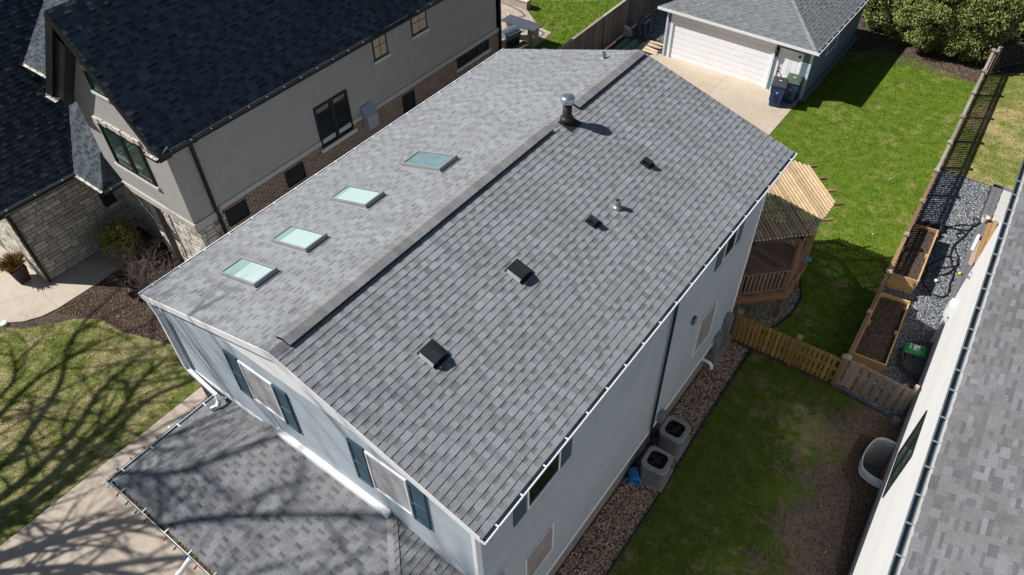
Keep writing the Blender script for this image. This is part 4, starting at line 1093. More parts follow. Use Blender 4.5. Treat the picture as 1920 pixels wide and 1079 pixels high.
slabs("driveway", [[(-7.33, -9), (3.0, -9), (3.0, -5.2), (-7.33, -5.2)], [(-7.33, -5.2), (3.0, -5.2), (3.0, -2.2), (-7.33, -2.2)], [(-7.33, -2.2), (-4.3, -2.2), (-4.3, 0.5), (-7.33, 0.5)], [(-7.33, 0.5), (-4.3, 0.5), (-4.3, 3.6), (-7.33, 3.6)], [(-7.33, 3.6), (-4.3, 3.6), (-4.3, 7.5), (-7.33, 7.5)], [(-4.3, -2.2), (3.0, -2.2), (3.0, 0.7), (-4.3, 0.7)]], "concrete_drive")
sheet("driveway_base", [(-7.35, -9), (3, -9), (3, 0.7), (-4.1, 0.7), (-4.1, 12), (-7.35, 12)], -0.004, "soil")
slabs("driveway", [[(-7.2, 7.5), (-4.2, 7.5), (-4.2, 12), (-7.2, 12)], [(-6.6, 12), (-2.5, 12), (-2.5, 18.7), (-6.6, 18.7)], [(-2.5, 12), (0.86, 12), (0.86, 18.7), (-2.5, 18.7)], [(-6.6, 18.7), (-2.5, 18.7), (-2.5, 25.72), (-6.0, 25.72), (-6.6, 24.4)], [(-2.5, 18.7), (0.86, 18.7), (0.86, 25.72), (-2.5, 25.72)]], "concrete_apron")
slabs("walkway", [[(-15.0, 1.72), (-13.64, 1.74), (-13.74, 3.5), (-15.0, 3.5)], [(-15.0, 0.84), (-14.9, 0.48), (-13.64, 0.40), (-13.64, 1.74), (-15.0, 1.72)], [(-14.9, 0.48), (-14.0, -0.56), (-13.74, -0.1), (-13.64, 0.40)], [(-14.9, 0.48), (-15.6, -1.25), (-14.9, -1.12), (-14.4, -0.92), (-14.0, -0.56)], [(-15.0, 0.84), (-17.0, 0.84), (-17.0, -1.4), (-15.6, -1.25), (-14.9, 0.48)], [(-17.0, 0.84), (-24, 0.84), (-24, -1.5), (-17.0, -1.4)]], "concrete_walk", gap=0.005)
sheet("walkway_base", [(-15.0, 3.6), (-13.62, 3.5), (-13.55, 1.0), (-13.7, 0.0), (-14.5, -0.98), (-15.5, -1.25), (-24, -1.5), (-24, 0.84), (-15.0, 0.84)], -0.003, "soil")
# paved patio, dark border stones and walk by the white house
sheet("patio", [(-16, 19.0), (-11.5, 19.0), (-10.9, 22.7), (-11.15, 24.55), (-12.0, 24.7), (-13.64, 25.9), (-16, 26.5)], 0.012, "paver_tan")
mb = MB(4)
for p, q in (((-11.25, 22.6), (-11.4, 24.3)), ((-11.4, 24.3), (-12.1, 24.45)), ((-13.2, 25.2), (-13.75, 25.55)), ((-13.9, 24.2), (-13.2, 25.2)), ((-13.75, 25.55), (-16, 25.9))): mb.bar((*p, 0.016), (*q, 0.016), 0.12, 0.012)
tag(mb.build("patio_border", "board_grey_paver"), None, kind="structure")
mb = MB(5)
for i in range(15):
    y0 = 16.4 + i * 0.53
    for s, w in ((0, 0.16), (0.17, 0.16)):
        mb.box(9.09 - 0.034 * (y0 - 16.4) * 1.0 + s - 0.02, 9.09 - 0.034 * (y0 - 16.4) + s + w - 0.02, y0, y0 + 0.52, -0.02, 0.03)
for i in range(12): mb.box(8.80 + i * 0.3, 8.80 + i * 0.3 + 0.29, 24.1 - i * 0.01, 24.26, -0.02, 0.03)
tag(mb.build("paver_border", "board_grey_paver"), None, kind="structure")
mb = MB(6)
for i in range(12):
    y0 = 17.0 + i * 0.6; x0 = 9.42 - 0.034 * (y0 - 16.4)
    for k in range(5):
        mb.box(x0 + k * 0.61 - (0.3 if i % 2 else 0) * (k > 0), x0 + k * 0.61 + 0.6 - (0.3 if i % 2 else 0), y0, y0 + 0.59, -0.02, 0.025)
tag(mb.build("garden_path", "paver_pale"), None, kind="structure")

# ---------------------------------------------------------------- grass, gravel, mulch
DECKRING = [(3.5, 12.0), (4.6, 12.1), (5.12, 13.0), (5.32, 13.8), (5.3, 14.6), (5.0, 15.3), (4.2, 16.3), (2.8, 16.6), (1.4, 16.0), (1.0, 12.0)]
blades("grass", "short green grass of the fenced back lawn", LAWN_B, 1500, "turf_back", rng, (0.015, 0.045), 0.008, [DECKRING])
def wob(x, y): return 0.55 * np.sin(y * 1.1 + 0.7) + 0.35 * np.sin(y * 2.7 + x * 1.3) + 0.25 * np.sin(x * 4.1 - y * 3.3)
def thin_side(x, y, r):
    k = np.clip((7.95 + wob(x, y) + 0.09 * (y - 6) - x) / 1.3, 0.0, 1) * (1 - 0.8 * (((x - 7.35) / 0.8) ** 2 + ((y - 9.9) / 0.8) ** 2 < 1 + 0.4 * np.sin(x * 9) * np.cos(y * 8)))
    return r.uniform(0, 1, len(x)) < k
blades("grass", "patchy green grass of the shaded side lawn", LAWN_S, 2400, "turf_side", rng, (0.015, 0.045), 0.008, keep=thin_side)
blades("grass", "straw tinged grass of the front lawn", LAWN_F, 1700, "turf_front", rng, (0.01, 0.032), 0.007)
blades("grass", "green grass of the lawn beyond the privacy fence", LAWN_N, 700, "turf_back", rng, (0.02, 0.06), 0.012)
blades("grass", "pale grass behind the white house", LAWN_R, 1100, "turf_right", rng, (0.02, 0.05), 0.010)
pebbles("gravel", "brown river pebbles along the foundation", [(4.06, -2.5), (5.02, -2.5), (5.02, 6.0), (4.9, 9.0), (4.86, 11.7), (4.06, 11.7)], 1500, "gravel_river", rng, (0.012, 0.032))
pebbles("gravel", "pale pebbles under the deck", DECKRING, 1100, "gravel_pale", rng, (0.015, 0.035))
pebbles("gravel", "dark slate chips beside the white house", [(6.92, 24.05), (7.35, 12.0), (9.32, 11.8), (9.1, 16.3), (8.78, 24.05)], 1150, "gravel_slate", rng, (0.017, 0.045), 0.5)
pebbles("gravel", "dark stones between garage and privacy fence", [(-8.1, 26.6), (-5.8, 26.9), (-5.8, 33), (-8.2, 33)], 500, "gravel_slate", rng, (0.02, 0.05), 0.6)
def bed_side(x, y, r): return r.uniform(0, 1, len(x)) < np.clip((x - 7.9 - 0.6 * wob(x, y)) / 1.4, 0.04, 1)
pebbles("mulch", "dark mulch along the white house", [(5.6, 11.6), (9.3, 11.6), (9.75, -2), (6.6, -2)], 2200, "mulch_chip", rng, (0.006, 0.018), 0.4, cat="mulch", keep=bed_side, holes=[WELL])
MB_F = [(-14.9, 4.2), (-13.75, 3.4), (-13.55, 1.0), (-13.6, 0.2), (-13.0, 0.5), (-12.1, 1.0), (-11.1, 1.05), (-10.1, 1.4), (-8.9, 1.8), (-7.5, 2.6), (-7.5, 4.5), (-9.4, 4.2)]
pebbles("mulch", "brown mulch in the bed before the stucco house", MB_F, 1700, "mulch_chip", rng, (0.008, 0.022), 0.35, cat="mulch")
pebbles("mulch", "brown mulch under the evergreen hedge", [(0.95, 31.0), (6.5, 31.2), (6.5, 33.5), (0.95, 33.5)], 900, "mulch_chip", rng, (0.012, 0.03), 0.35, cat="mulch")
def litter(name, label, poly, n, size, seed):
    r = np.random.default_rng(seed); x, y = sample(poly, n * 3, r); x, y = x[:n], y[:n]
    V, F = leafcards(np.stack([x, y, np.full(len(x), 0.055)], 1), size, r, 0.95)
    return tag(raw_mesh(name, V, F, r.uniform(0, 1, len(x)), "leaf_dry"), label, "leaves", kind="stuff")
litter("fallen_leaves", "dry leaves scattered over the back lawn", LAWN_B, 170, 0.035, 1)
litter("fallen_leaves", "dry leaves along the long fence", [(5.9, 12.3), (6.9, 12.3), (6.5, 26), (5.3, 26)], 70, 0.042, 2)
litter("fallen_leaves", "pale leaves on the lawn beyond the privacy fence", LAWN_N, 40, 0.07, 3)
litter("fallen_leaves", "dry leaves on the front lawn and bed", [(-14, -3), (-7.5, -4), (-7.5, 3), (-12, 3.5)], 60, 0.038, 4)
litter("fallen_leaves", "dry leaves on the side lawn", LAWN_S, 45, 0.032, 5)
litter("fallen_leaves", "bleached leaves on the lawn behind the white house", LAWN_R, 40, 0.05, 6)
mb = MB()
mb.tube([(5.06, -3, 0.03), (5.03, 3.4, 0.03), (5.03, 6.0, 0.03), (4.93, 8.9, 0.03), (4.89, 11.75, 0.03)], 0.028, 8)
tag(mb.build("lawn_edging", "edging_black"), "black edging strip between pebbles and side lawn", "edging")
mb = MB(); mb.tube([(x, y, 0.03) for x, y in ((4.6, 12.1), (5.12, 13.0), (5.32, 13.8), (5.3, 14.6), (5.0, 15.3), (4.2, 16.3), (2.8, 16.6))], 0.03, 8)
tag(mb.build("lawn_edging", "edging_black"), "curved black edging round the pebbles under the deck", "edging")

# ================================================================ fences
def shadowbox(mb, P, L, h, pw, gap, th=0.018, off=0.035, z0=0.06, both=True, jit=0.01, rails=(0.25, 0.95)):
    """pickets alternating either side of the rails; P: u along, v up"""
    u = 0.02; k = 0
    step = (pw + gap) if not both else (pw + gap) / 2.0
    while u + pw < L:
        c = off if k % 2 == 0 else -off - th
        if not both: c = off
        mb.box(u, u + pw, z0, h + mb.rnd.uniform(-jit, jit), c, c + th, P)
        u += step; k += 1
    for r in rails: mb.box(0, L, r, r + 0.085, -off + 0.002, off - 0.002, P)
fA, fB = Vector((7.36, 12.0, 0)), Vector((6.57, 32.2, 0))
fd = (fB - fA); FL = fd.length; fd.normalize()
PFn = Pl(fA, fd, (0, 0, 1))
fence = thing("fence", "long low brown picket fence with capped posts along the back lawn", "fence", fA)
nb = 10
for i in range(nb + 1):
    u = FL * i / nb
    mb = MB(i); mb.box(u - 0.05, u + 0.05, 0.0, 1.16, -0.05, 0.05, PFn); po = mb.build("post", "wood_new", fence)
    mb = MB(i); mb.box(u - 0.085, u + 0.085, 1.161, 1.2, -0.085, 0.085, PFn); mb.box(u - 0.055, u + 0.055, 1.2, 1.225, -0.055, 0.055, PFn); mb.build("post_cap", "wood_cap", po)
for i in range(nb):
    u0 = FL * i / nb + 0.06; L = FL / nb - 0.12
    P = Pl(PFn(u0, 0, 0), fd, (0, 0, 1))
    mb = MB(100 + i); shadowbox(mb, P, L, 1.05, 0.094, 0.042, 0.018, 0.022, both=False, rails=(0.18, 0.86))
    mb.build("picket_panel", "wood_rail", fence)
    mb = MB(200 + i); mb.box(-0.005, L + 0.005, 1.061, 1.098, -0.055, 0.055, P); mb.build("top_rail", "wood_cap" if i > 4 else "wood_rail", fence)
cf = thing("fence", "short honey brown picket fence between the house and the long fence", "fence", (4.25, 11.85, 0))
cA, cB = Vector((4.22, 11.80, 0)), Vector((7.36, 11.92, 0)); cd = (cB - cA); CL = cd.length; cd.normalize()
Pc = Pl(cA, cd, (0, 0, 1))
for u in (0.06, 1.80, 3.07):
    mb = MB(3); mb.box(u - 0.05, u + 0.05, 0.0, 1.2, -0.05, 0.05, Pc); po = mb.build("post", "wood_new", cf)
    mb = MB(3); mb.box(u - 0.075, u + 0.075, 1.201, 1.25, -0.075, 0.075, Pc); mb.build("post_cap", "wood_cap", po)
for (u0, u1) in ((0.12, 1.74), (1.86, 3.01)):
    mb = MB(7); shadowbox(mb, Pl(Pc(u0, 0, 0), cd, (0, 0, 1)), u1 - u0, 1.14, 0.092, 0.045, both=False, rails=(0.2, 0.6, 0.98)); mb.build("picket_panel", "wood_cross", cf)
gt = thing("gate", "weathered grey picket gate section against the white house", "gate", (8.3, 12.0, 0))
gA_, gB_ = Vector((7.46, 12.04, 0)), Vector((9.2, 11.98, 0)); gd = (gB_ - gA_).normalized(); Pg = Pl(gA_, gd, (0, 0, 1))
mb = MB(13)
for k, (u, w) in enumerate(((0.02, 0.13), (0.16, 0.13), (0.375, 0.155), (0.60, 0.155), (0.825, 0.155), (1.05, 0.155), (1.275, 0.155), (1.50, 0.11), (1.62, 0.11))): mb.box(u, u + w, 0.05, 1.12 + mb.rnd.uniform(-.015, .015), 0.03, 0.05, Pg)
for u in (0.29, 1.41): mb.box(u, u + 0.10, 0.05, 1.11 + mb.rnd.uniform(-.02, .02), -0.05, -0.03, Pg)
mb.build("picket_panel", "wood_grey", gt)
mb = MB(14)
for r in (0.2, 0.62, 0.98): mb.box(0.0, 1.73, r, r + 0.085, -0.028, 0.028, Pg)
mb.build("rail", "wood_grey", gt)
mb = MB(15); mb.box(1.66, 1.76, 0, 1.2, -0.045, 0.045, Pl(gA_ + Vector((0, 0.1, 0)), gd, (0, 0, 1))); mb.build("post", "wood_grey", gt)
mb = MB(16); mb.box(9.02, 9.22, 11.55, 11.72, 0, 0.16); tag(mb.build("concrete_block", "concrete_wall", bevel=0.01), "small grey block on the mulch at the foot of the gate", "block")
# tall privacy fence
pfA, pfB = Vector((-8.12, 19.5, 0)), Vector((-8.32, 33.0, 0)); pd = (pfB - pfA); PLn = pd.length; pd.normalize()
pf = thing("privacy_fence", "tall weathered grey brown board fence beside the garage", "fence", pfA)
Pp = Pl(pfA, pd, (0, 0, 1))
k = 0; u = 0.0
while u < PLn - 0.1:
    mb = MB(k); uu = u
    while uu < min(u + 2.4, PLn):
        mb.box(uu + 0.003, uu + 0.137, 0.04, 1.72 + mb.rnd.uniform(-.006, .006), mb.rnd.uniform(0, .004), 0.022, Pp); uu += 0.14
    mb.build("board_panel", "wood_old", pf)
    mb = MB(k + 50); mb.box(u, min(u + 2.4, PLn) - 0.004, 1.74, 1.775, -0.05, 0.06, Pp); mb.build("cap_rail", "wood_cap", pf)
    mb = MB(k + 80); mb.box(u, u + 0.09, 0, 1.735, -0.09, -0.004, Pp); mb.build("post", "wood_old", pf)
    u += 2.4; k += 1
# dark fence at the far corner
df = thing("fence", "dark weathered picket fence running off at the far corner", "fence", (6.7, 32.4, 0))
dA, dB = Vector((6.72, 32.35, 0)), Vector((9.7, 36.4, 0)); dd = (dB - dA).normalized(); Pd = Pl(dA, dd, (0, 0, 1))
mb = MB(21); u = 0.16
while u < 4.6: mb.box(u, u + 0.125, 0.06, 1.2 + mb.rnd.uniform(-.02, .02), -0.06, -0.038, Pd); u += 0.22
mb.build("picket_panel", "wood_dark", df)
mb = MB(22)
for r in (0.25, 0.95): mb.box(0.1, 4.8, r, r + 0.085, -0.036, 0.02, Pd)
mb.build("rail", "wood_dark", df)
mb = MB(23); mb.box(0.0, 0.12, 0.0, 1.3, -0.06, 0.06, Pd); mb.build("post", "wood_grey", df)

# ================================================================ octagonal deck with slatted roof
dk = thing("pergola_deck", "brown wooden corner deck with railing under a slatted pergola roof", "deck", (3.1, 14.15, 0))
cx, cy, ap = 3.1, 14.15, 1.94
def octa(a):
    r = a / math.cos(R(22.5)); return [(cx + r * math.cos(R(22.5 + 45 * k)), cy + r * math.sin(R(22.5 + 45 * k))) for k in range(8)]
oc = octa(ap)
DZ = 1.18
mb = MB(31)
P = Pl((cx, cy, 0), (math.cos(R(-12)), math.sin(R(-12)), 0), (-math.sin(R(-12)), math.cos(R(-12)), 0))
ol = [((x - cx) * P.u.x + (y - cy) * P.u.y, (x - cx) * P.v.x + (y - cy) * P.v.y) for x, y in octa(ap - 0.01)]
v = -2.2
while v < 2.2:
    q = clip_convex([(-2.3, v + 0.003), (2.3, v + 0.003), (2.3, v + 0.137), (-2.3, v + 0.137)], ol)
    if len(q) > 2: mb.prism(q, DZ - 0.03, DZ, P, mb.rnd.random())
    v += 0.142
mb.build("deck_floor", "wood_deck", dk)
mb = MB(32)
for k in range(8):
    a, b = oc[k], oc[(k + 1) % 8]; mb.bar((*a, DZ - 0.125), (*b, DZ - 0.125), 0.045, 0.20)
mb.build("rim_joist", "wood_new", dk)
PT = 3.52
post_xy = octa(ap - 0.09)
for k in range(8):
    x, y = post_xy[k]
    mb = MB(k); mb.box(x - 0.05, x + 0.05, y - 0.05, y + 0.05, 0.0, DZ - 0.031); mb.build("footing_post", "wood_rail", dk)
    mb = MB(k); mb.box(x - 0.05, x + 0.05, y - 0.05, y + 0.05, DZ + 0.001, PT - 0.2); mb.build("post", "wood_new", dk)
for k in (6, 7, 0, 1, 2, 3):
    a = Vector((*post_xy[k], 0)); b = Vector((*post_xy[(k + 1) % 8], 0)); d = (b - a).normalized(); L = (b - a).length
    P = Pl(a, d, (0, 0, 1)); mb = MB(k + 60)
    mb.box(0.05, L - 0.05, DZ + 0.10, DZ + 0.15, -0.03, 0.03, P); mb.box(0.05, L - 0.05, DZ + 0.86, DZ + 0.90, -0.03, 0.03, P)
    mb.box(0.0, L, DZ + 0.901, DZ + 0.94, -0.075, 0.075, P)
    n = int((L - 0.1) / 0.125)
    for i in range(n):
        u = 0.05 + (L - 0.1) * (i + 0.5) / n; mb.box(u - 0.02, u + 0.02, DZ + 0.151, DZ + 0.859, -0.02, 0.02, P)
    mb.build("railing", "wood_deck" if k in (6, 7) else "wood_rail", dk)
# beams round the top, joists along one diagonal, slats along the other
mb = MB(33); pt = octa(ap - 0.06)
for k in range(8): 
    a = Vector((*pt[k], 0)); b = Vector((*pt[(k + 1) % 8], 0)); d = (b - a).normalized()
    mb.bar(a - d * 0.16 + Vector((0, 0, PT - 0.12)), b + d * 0.16 + Vector((0, 0, PT - 0.121 - 0.002 * (k % 2))), 0.045, 0.18)
mb.build("beam", "wood_dark", dk)
dg = Vector((1, 1, 0)).normalized(); dt = Vector((1, -1, 0)).normalized()
Pq = Pl((cx, cy, PT), dg, Vector((-1, 1, 0)).normalized())   # u along (1,1), v along (-1,1)
of = [((x - cx) * Pq.u.x + (y - cy) * Pq.u.y, (x - cx) * Pq.v.x + (y - cy) * Pq.v.y) for x, y in octa(ap + 0.10)]
for i, vv in enumerate((-1.5, -0.9, -0.3, 0.3, 0.9, 1.5)):
    us = [q[0] for q in clip_convex([(-3, vv - 0.01), (3, vv - 0.01), (3, vv + 0.01), (-3, vv + 0.01)], of)]
    mb = MB(i); mb.box(min(us), max(us) + 0.34, vv - 0.02, vv + 0.02, -0.03, 0.055, Pq); mb.build("rafter", "wood_rail", dk)
mb = MB(35); u = -2.0
while u < 2.06:
    q = clip_convex([(u, -3), (u + 0.05, -3), (u + 0.05, 3), (u, 3)], of)
    if len(q) > 2:
        vs = [p[1] for p in q]; j = mb.rnd.uniform(0, 0.05)
        mb.box(u, u + 0.052, min(vs) - j, max(vs) + mb.rnd.uniform(0, .06), 0.056, 0.098, Pq)
    u += 0.103
mb.build("slat_roof", "wood_lattice", dk)
mb = MB(); mb.lathe((3.72, 12.75, DZ), [(0.20, 0.0), (0.235, 0.06), (0.25, 0.45), (0.27, 0.5), (0.26, 0.56), (0.16, 0.64), (0.02, 0.67)], 18)
tag(mb.build("covered_bin", "black_metal", smooth=True), "dark rounded container on the deck by the house corner", "bin")

# ================================================================ raised beds
def raised_bed(label, pts, h, soil_z):
    t = thing("raised_bed", label, "planter", (pts[0][0], pts[0][1], 0), "raised beds along the long fence")
    n = 4; nbrd = max(1, round(h / 0.24))
    for k in range(4):
        a = Vector((*pts[k], 0)); b = Vector((*pts[(k + 1) % 4], 0)); d = (b - a).normalized(); L = (b - a).length
        P = Pl(a, d, (0, 0, 1)); mb = MB(k)
        for i in range(nbrd): mb.box(0.0 if k % 2 else 0.041, L if k % 2 else L - 0.041, h * i / nbrd + 0.002, h * (i + 1) / nbrd - 0.002, -0.04, 0.0, P)
        mb.build("side_board", "wood_bed", t)
        mb = MB(9)
        if k in (1, 3): mb.box(L / 2 - 0.1, L / 2 + 0.04, soil_z - 0.1, h - 0.02, -0.10, -0.042, P); mb.build("brace", "wood_bed", t)
    cxm = sum(p[0] for p in pts) / 4; cym = sum(p[1] for p in pts) / 4
    r = np.random.default_rng(int(h * 100)); nx, ny = 14, 40; rows = []
    for j in range(ny + 1):
        row = []
        for i in range(nx + 1):
            s, q = i / nx, j / ny
            e0 = Vector((*pts[0], 0)).lerp(Vector((*pts[1], 0)), s); e1 = Vector((*pts[3], 0)).lerp(Vector((*pts[2], 0)), s)
            p = e0.lerp(e1, q); p = Vector((cxm, cym, 0)).lerp(p, 0.965)
            row.append((p.x, p.y, soil_z + 0.05 * math.sin(s * 3.1) + r.normal(0, 0.012)))
        rows.append(row)
    mb = MB(); mb.grid(rows); mb.build("soil", "soil", t)
raised_bed("nearer low wooden raised bed full of bare soil", [(7.37, 13.0), (8.31, 13.1), (8.12, 16.05), (7.26, 15.93)], 0.38, 0.22)
raised_bed("farther wooden raised bed full of soil striped by fence shadow", [(7.26, 16.68), (8.065, 16.77), (7.905, 19.63), (7.03, 19.49)], 0.62, 0.48)

# ================================================================ air conditioners
ac = thing("air_conditioner", "grey air conditioner nearer the front, beside the blue bucket", "air conditioner", (0, 0, 0), "air conditioners on the pebbles", world=False)
del ac["group"]; ac["group"] = "air conditioners on the pebbles"
def rounded(hw, r, n=5):
    out = []
    for sx, sy, a0 in ((1, 1, 0), (-1, 1, 90), (-1, -1, 180), (1, -1, 270)):
        for i in range(n + 1):
            a = R(a0 + 90 * i / n); out.append((sx * (hw - r) + r * math.cos(a), sy * (hw - r) + r * math.sin(a)))
    return out
def ring_rows(hws, n=5): return [[(x, y, z) for x, y in rounded(hw, r, n)] for hw, r, z in hws]
mb = MB(); mb.box(-0.38, 0.38, -0.38, 0.38, 0.0, 0.06); mb.build("pad", "pad_grey", ac)
mb = MB(); mb.grid(ring_rows([(0.300, 0.10, 0.061), (0.315, 0.11, 0.70)]), True); body = mb.build("body", "ac_dark", ac)
mb = MB()
for k in range(4):
    P = Pl((0, 0, 0), (math.cos(R(90 * k)), math.sin(R(90 * k)), 0), (0, 0, 1))
    for i in range(6):
        u = -0.2 + i * 0.08; mb.box(u - 0.009, u + 0.009, 0.08, 0.69, 0.300, 0.322, P)
    for z in np.arange(0.12, 0.68, 0.045): mb.box(-0.20, 0.20, z, z + 0.008, 0.30, 0.317, P)
mb.build("side_grille", "ac_grey", body)
mb = MB(); n = 40
outer = rounded(0.338, 0.135, 9); no = len(outer)
ring_in = []
for (x, y) in outer:
    a = math.atan2(y, x); ring_in.append((0.268 * math.cos(a), 0.268 * math.sin(a)))
mb.grid([[(x, y, 0.70) for x, y in outer], [(x, y, 0.745) for x, y in outer], [(x * 0.96, y * 0.96, 0.775) for x, y in outer], [(x * 1.03, y * 1.03, 0.775) for x, y in ring_in], [(x, y, 0.765) for x, y in ring_in]], True)
mb.build("top_cover", "ac_grey", ac)
mb = MB(); mb.lathe((0, 0, 0.0), [(0.269, 0.766), (0.269, 0.60), (0.01, 0.595)], 30, caps=False); mb.build("fan_well", "fan_black", ac)
mb = MB(); mb.lathe((0, 0, 0.66), [(0.01, 0.0), (0.085, 0.0), (0.08, 0.05), (0.01, 0.06)], 18)
for k in range(5):
    a = R(72 * k); 
    for s in range(1): mb.face([(0.07 * math.cos(a - .25), 0.07 * math.sin(a - .25), 0.665), (0.225 * math.cos(a - .35), 0.225 * math.sin(a - .35), 0.665), (0.225 * math.cos(a + .28), 0.225 * math.sin(a + .28), 0.70), (0.07 * math.cos(a + .3), 0.07 * math.sin(a + .3), 0.69)])
mb.build("fan", "fan_black", ac)
mb = MB()
for r in (0.08, 0.15, 0.22): mb.tube([(r * math.cos(R(a)), r * math.sin(R(a)), 0.768) for a in range(0, 361, 15)], 0.0025, 4, caps=False)
for k in range(6): mb.tube([(0.07 * math.cos(R(60 * k)), 0.07 * math.sin(R(60 * k)), 0.77), (0.25 * math.cos(R(60 * k)), 0.25 * math.sin(R(60 * k)), 0.772)], 0.005, 5)
mb.build("fan_guard", "black_metal", ac)
ac.location = (4.62, 6.34, 0); ac.rotation_euler = (0, 0, R(4))
a2 = copy_tree(ac); a2.location = (4.54, 7.42, 0); a2.rotation_euler = (0, 0, R(1))
a2["label"] = "grey air conditioner farther back, beside the black line set"
# bucket
bk = thing("bucket", "bright blue bucket lying on its side on the pebbles", "bucket", (0, 0, 0), world=False)
mb = MB(); mb.lathe((0, 0, 0), [(0.01, 0.0), (0.13, 0.0), (0.132, 0.01), (0.145, 0.30), (0.155, 0.305), (0.155, 0.33), (0.150, 0.335), (0.150, 0.37), (0.142, 0.37), (0.138, 0.28), (0.126, 0.014), (0.01, 0.012)], 24)
mb.build("pail", "bucket_blue", bk, smooth=False)
cu = bpy.data.curves.new("lettering_outline", 'FONT'); cu.body = "ACE"; cu.size = 0.13; cu.extrude = 0.001; cu.align_x = 'CENTER'; cu.align_y = 'CENTER'
tmp = bpy.data.objects.new("lettering_outline", cu); COL.objects.link(tmp); bpy.context.view_layer.update()
me_ = bpy.data.meshes.new_from_object(tmp.evaluated_get(bpy.context.evaluated_depsgraph_get())); me_.materials.clear(); me_.materials.append(MAT["red_plastic"])
bpy.data.objects.remove(tmp)
lt = bpy.data.objects.new("lettering", me_); COL.objects.link(lt)
lt.parent = bk
bk.location = (4.14, 6.08, 0.155); _ax = Vector((0.30, -0.40, -0.02)).normalized()
bk.rotation_euler = _ax.to_track_quat('Z', 'Y').to_euler()
bpy.context.view_layer.update()
_up = bk.matrix_world.to_3x3().inverted() @ Vector((0.25, -0.25, 1)); _up.z = 0; _up.normalize()
_z = Vector((0, 0, 1)); lt.matrix_local = Matrix.Translation(_up * 0.146 + _z * 0.19) @ Matrix((_z, _up.cross(_z), _up)).transposed().to_4x4()

# ================================================================ wheeled bins by the garage
def wheelie(label, loc, rz, body, lid):
    t = thing("wheelie_bin", label, "bin", loc, "wheelie bins at the garage", world=False, rz=rz)
    mb = MB()
    def rect(w0, d0, z): return [(-w0, -d0, z), (w0, -d0, z), (w0, d0, z), (-w0, d0, z)]
    mb.grid([rect(0.21, 0.24, 0.04), rect(0.255, 0.30, 0.62), rect(0.285, 0.335, 0.78), rect(0.295, 0.35, 0.98), rect(0.31, 0.365, 0.985), rect(0.31, 0.365, 1.02)], True, caps=True)
    mb.build("bin_body", body, t, bevel=0.02)
    mb = MB(); mb.grid([[(-0.32, -0.39, 1.022), (0.32, -0.39, 1.022), (0.32, 0.38, 1.022), (-0.32, 0.38, 1.022)], [(-0.31, -0.38, 1.05), (0.31, -0.38, 1.05), (0.31, 0.37, 1.07), (-0.31, 0.37, 1.07)], [(-0.22, -0.28, 1.085), (0.22, -0.28, 1.085), (0.22, 0.3, 1.11), (-0.22, 0.3, 1.11)]], True, caps=True)
    ld = mb.build("lid", lid, t, bevel=0.012)
    mb = MB(); mb.box(-0.05, 0.05, -0.02, 0.02, 1.105, 1.112); mb.build("lid_mark", "white_paint", ld)
    mb = MB(); mb.box(-0.06, 0.06, -0.33, -0.26, 0.42, 0.46); mb.box(-0.07, -0.055, -0.31, -0.24, 0.2, 0.62); mb.box(0.055, 0.07, -0.31, -0.24, 0.2, 0.62); mb.build("lift_bar", "black_metal", t)
    mb = MB(); mb.box(-0.04, 0.04, -0.334, -0.325, 0.70, 0.73); mb.build("mark", "white_paint", t)
    for s in (-1, 1):
        mb = MB(); mb.lathe((s * 0.24, 0.27, 0.13), [(0.02, -0.03), (0.13, -0.03), (0.13, 0.03), (0.02, 0.03)], 16, (1, 0, 0)); mb.build("wheel", "black_metal", t)
    mb = MB(); mb.tube([(-0.27, 0.37, 0.95), (-0.27, 0.44, 0.97), (0.27, 0.44, 0.97), (0.27, 0.37, 0.95)], 0.016, 6); mb.build("handle", "black_metal", t)
    return t
wheelie("nearer blue wheelie bin with dark grey lid", (0.12, 24.72, 0.02), R(14), "bin_blue", "lid_grey")
wheelie("farther blue wheelie bin with green lid against the garage door", (0.50, 25.28, 0.02), R(8), "bin_teal", "lid_green")

# ================================================================ beside the white house
def well(label, pts, h, m, mi, seed):
    t = thing("window_well", label, "window well", (pts[0][0], pts[0][1], 0))
    # smooth the outline into a rounded U
    P_ = [Vector((*p, 0)) for p in pts]; C = []
    for i in range(len(P_) - 1):
        a = P_[max(i - 1, 0)]; b = P_[i]; c = P_[i + 1]; d = P_[min(i + 2, len(P_) - 1)]
        for k in range(6):
            s = k / 6; C.append(0.5 * ((2 * b) + (c - a) * s + (2 * a - 5 * b + 4 * c - d) * s * s + (3 * b - a - 3 * c + d) * s ** 3))
    C.append(P_[-1]); cen = sum(C, Vector()) / len(C); rows = []
    zs = np.linspace(-1.0, h, 85)
    for j, z in enumerate(zs):
        k = 1 + 0.075 * math.sin(j * 1.05); rows.append([(cen.x + (p.x - cen.x) * k, cen.y + (p.y - cen.y) * k, z) for p in C])
    mb = MB(); mb.grid(rows); mb.build("shell", m, t)
    mb = MB(); mb.tube([(p.x, p.y, h) for p in C], 0.015, 8); mb.build("rim", mi, t)
    return t, C, cen
well("corrugated galvanised window well in the mulch by the white house", [(9.37, 10.76), (9.04, 10.73), (8.85, 10.51), (8.77, 10.0), (8.85, 9.57), (9.1, 9.43), (9.47, 9.41)], 0.28, "well_steel", "white_metal", 1)
mb = MB(); mb.face([(x, y, -0.97) for x, y in WELL][::-1]); wf = mb.build("well_floor", "gravel_pale", bpy.data.objects["window_well"])
wb, C_, cen_ = well("brown window well with mesh cover on the slate chips", [(9.16, 14.75), (8.85, 14.72), (8.6, 14.5), (8.53, 14.1), (8.62, 13.65), (8.85, 13.45), (9.22, 13.42)], 0.34, "well_brown", "well_brown", 2)
mb = MB()
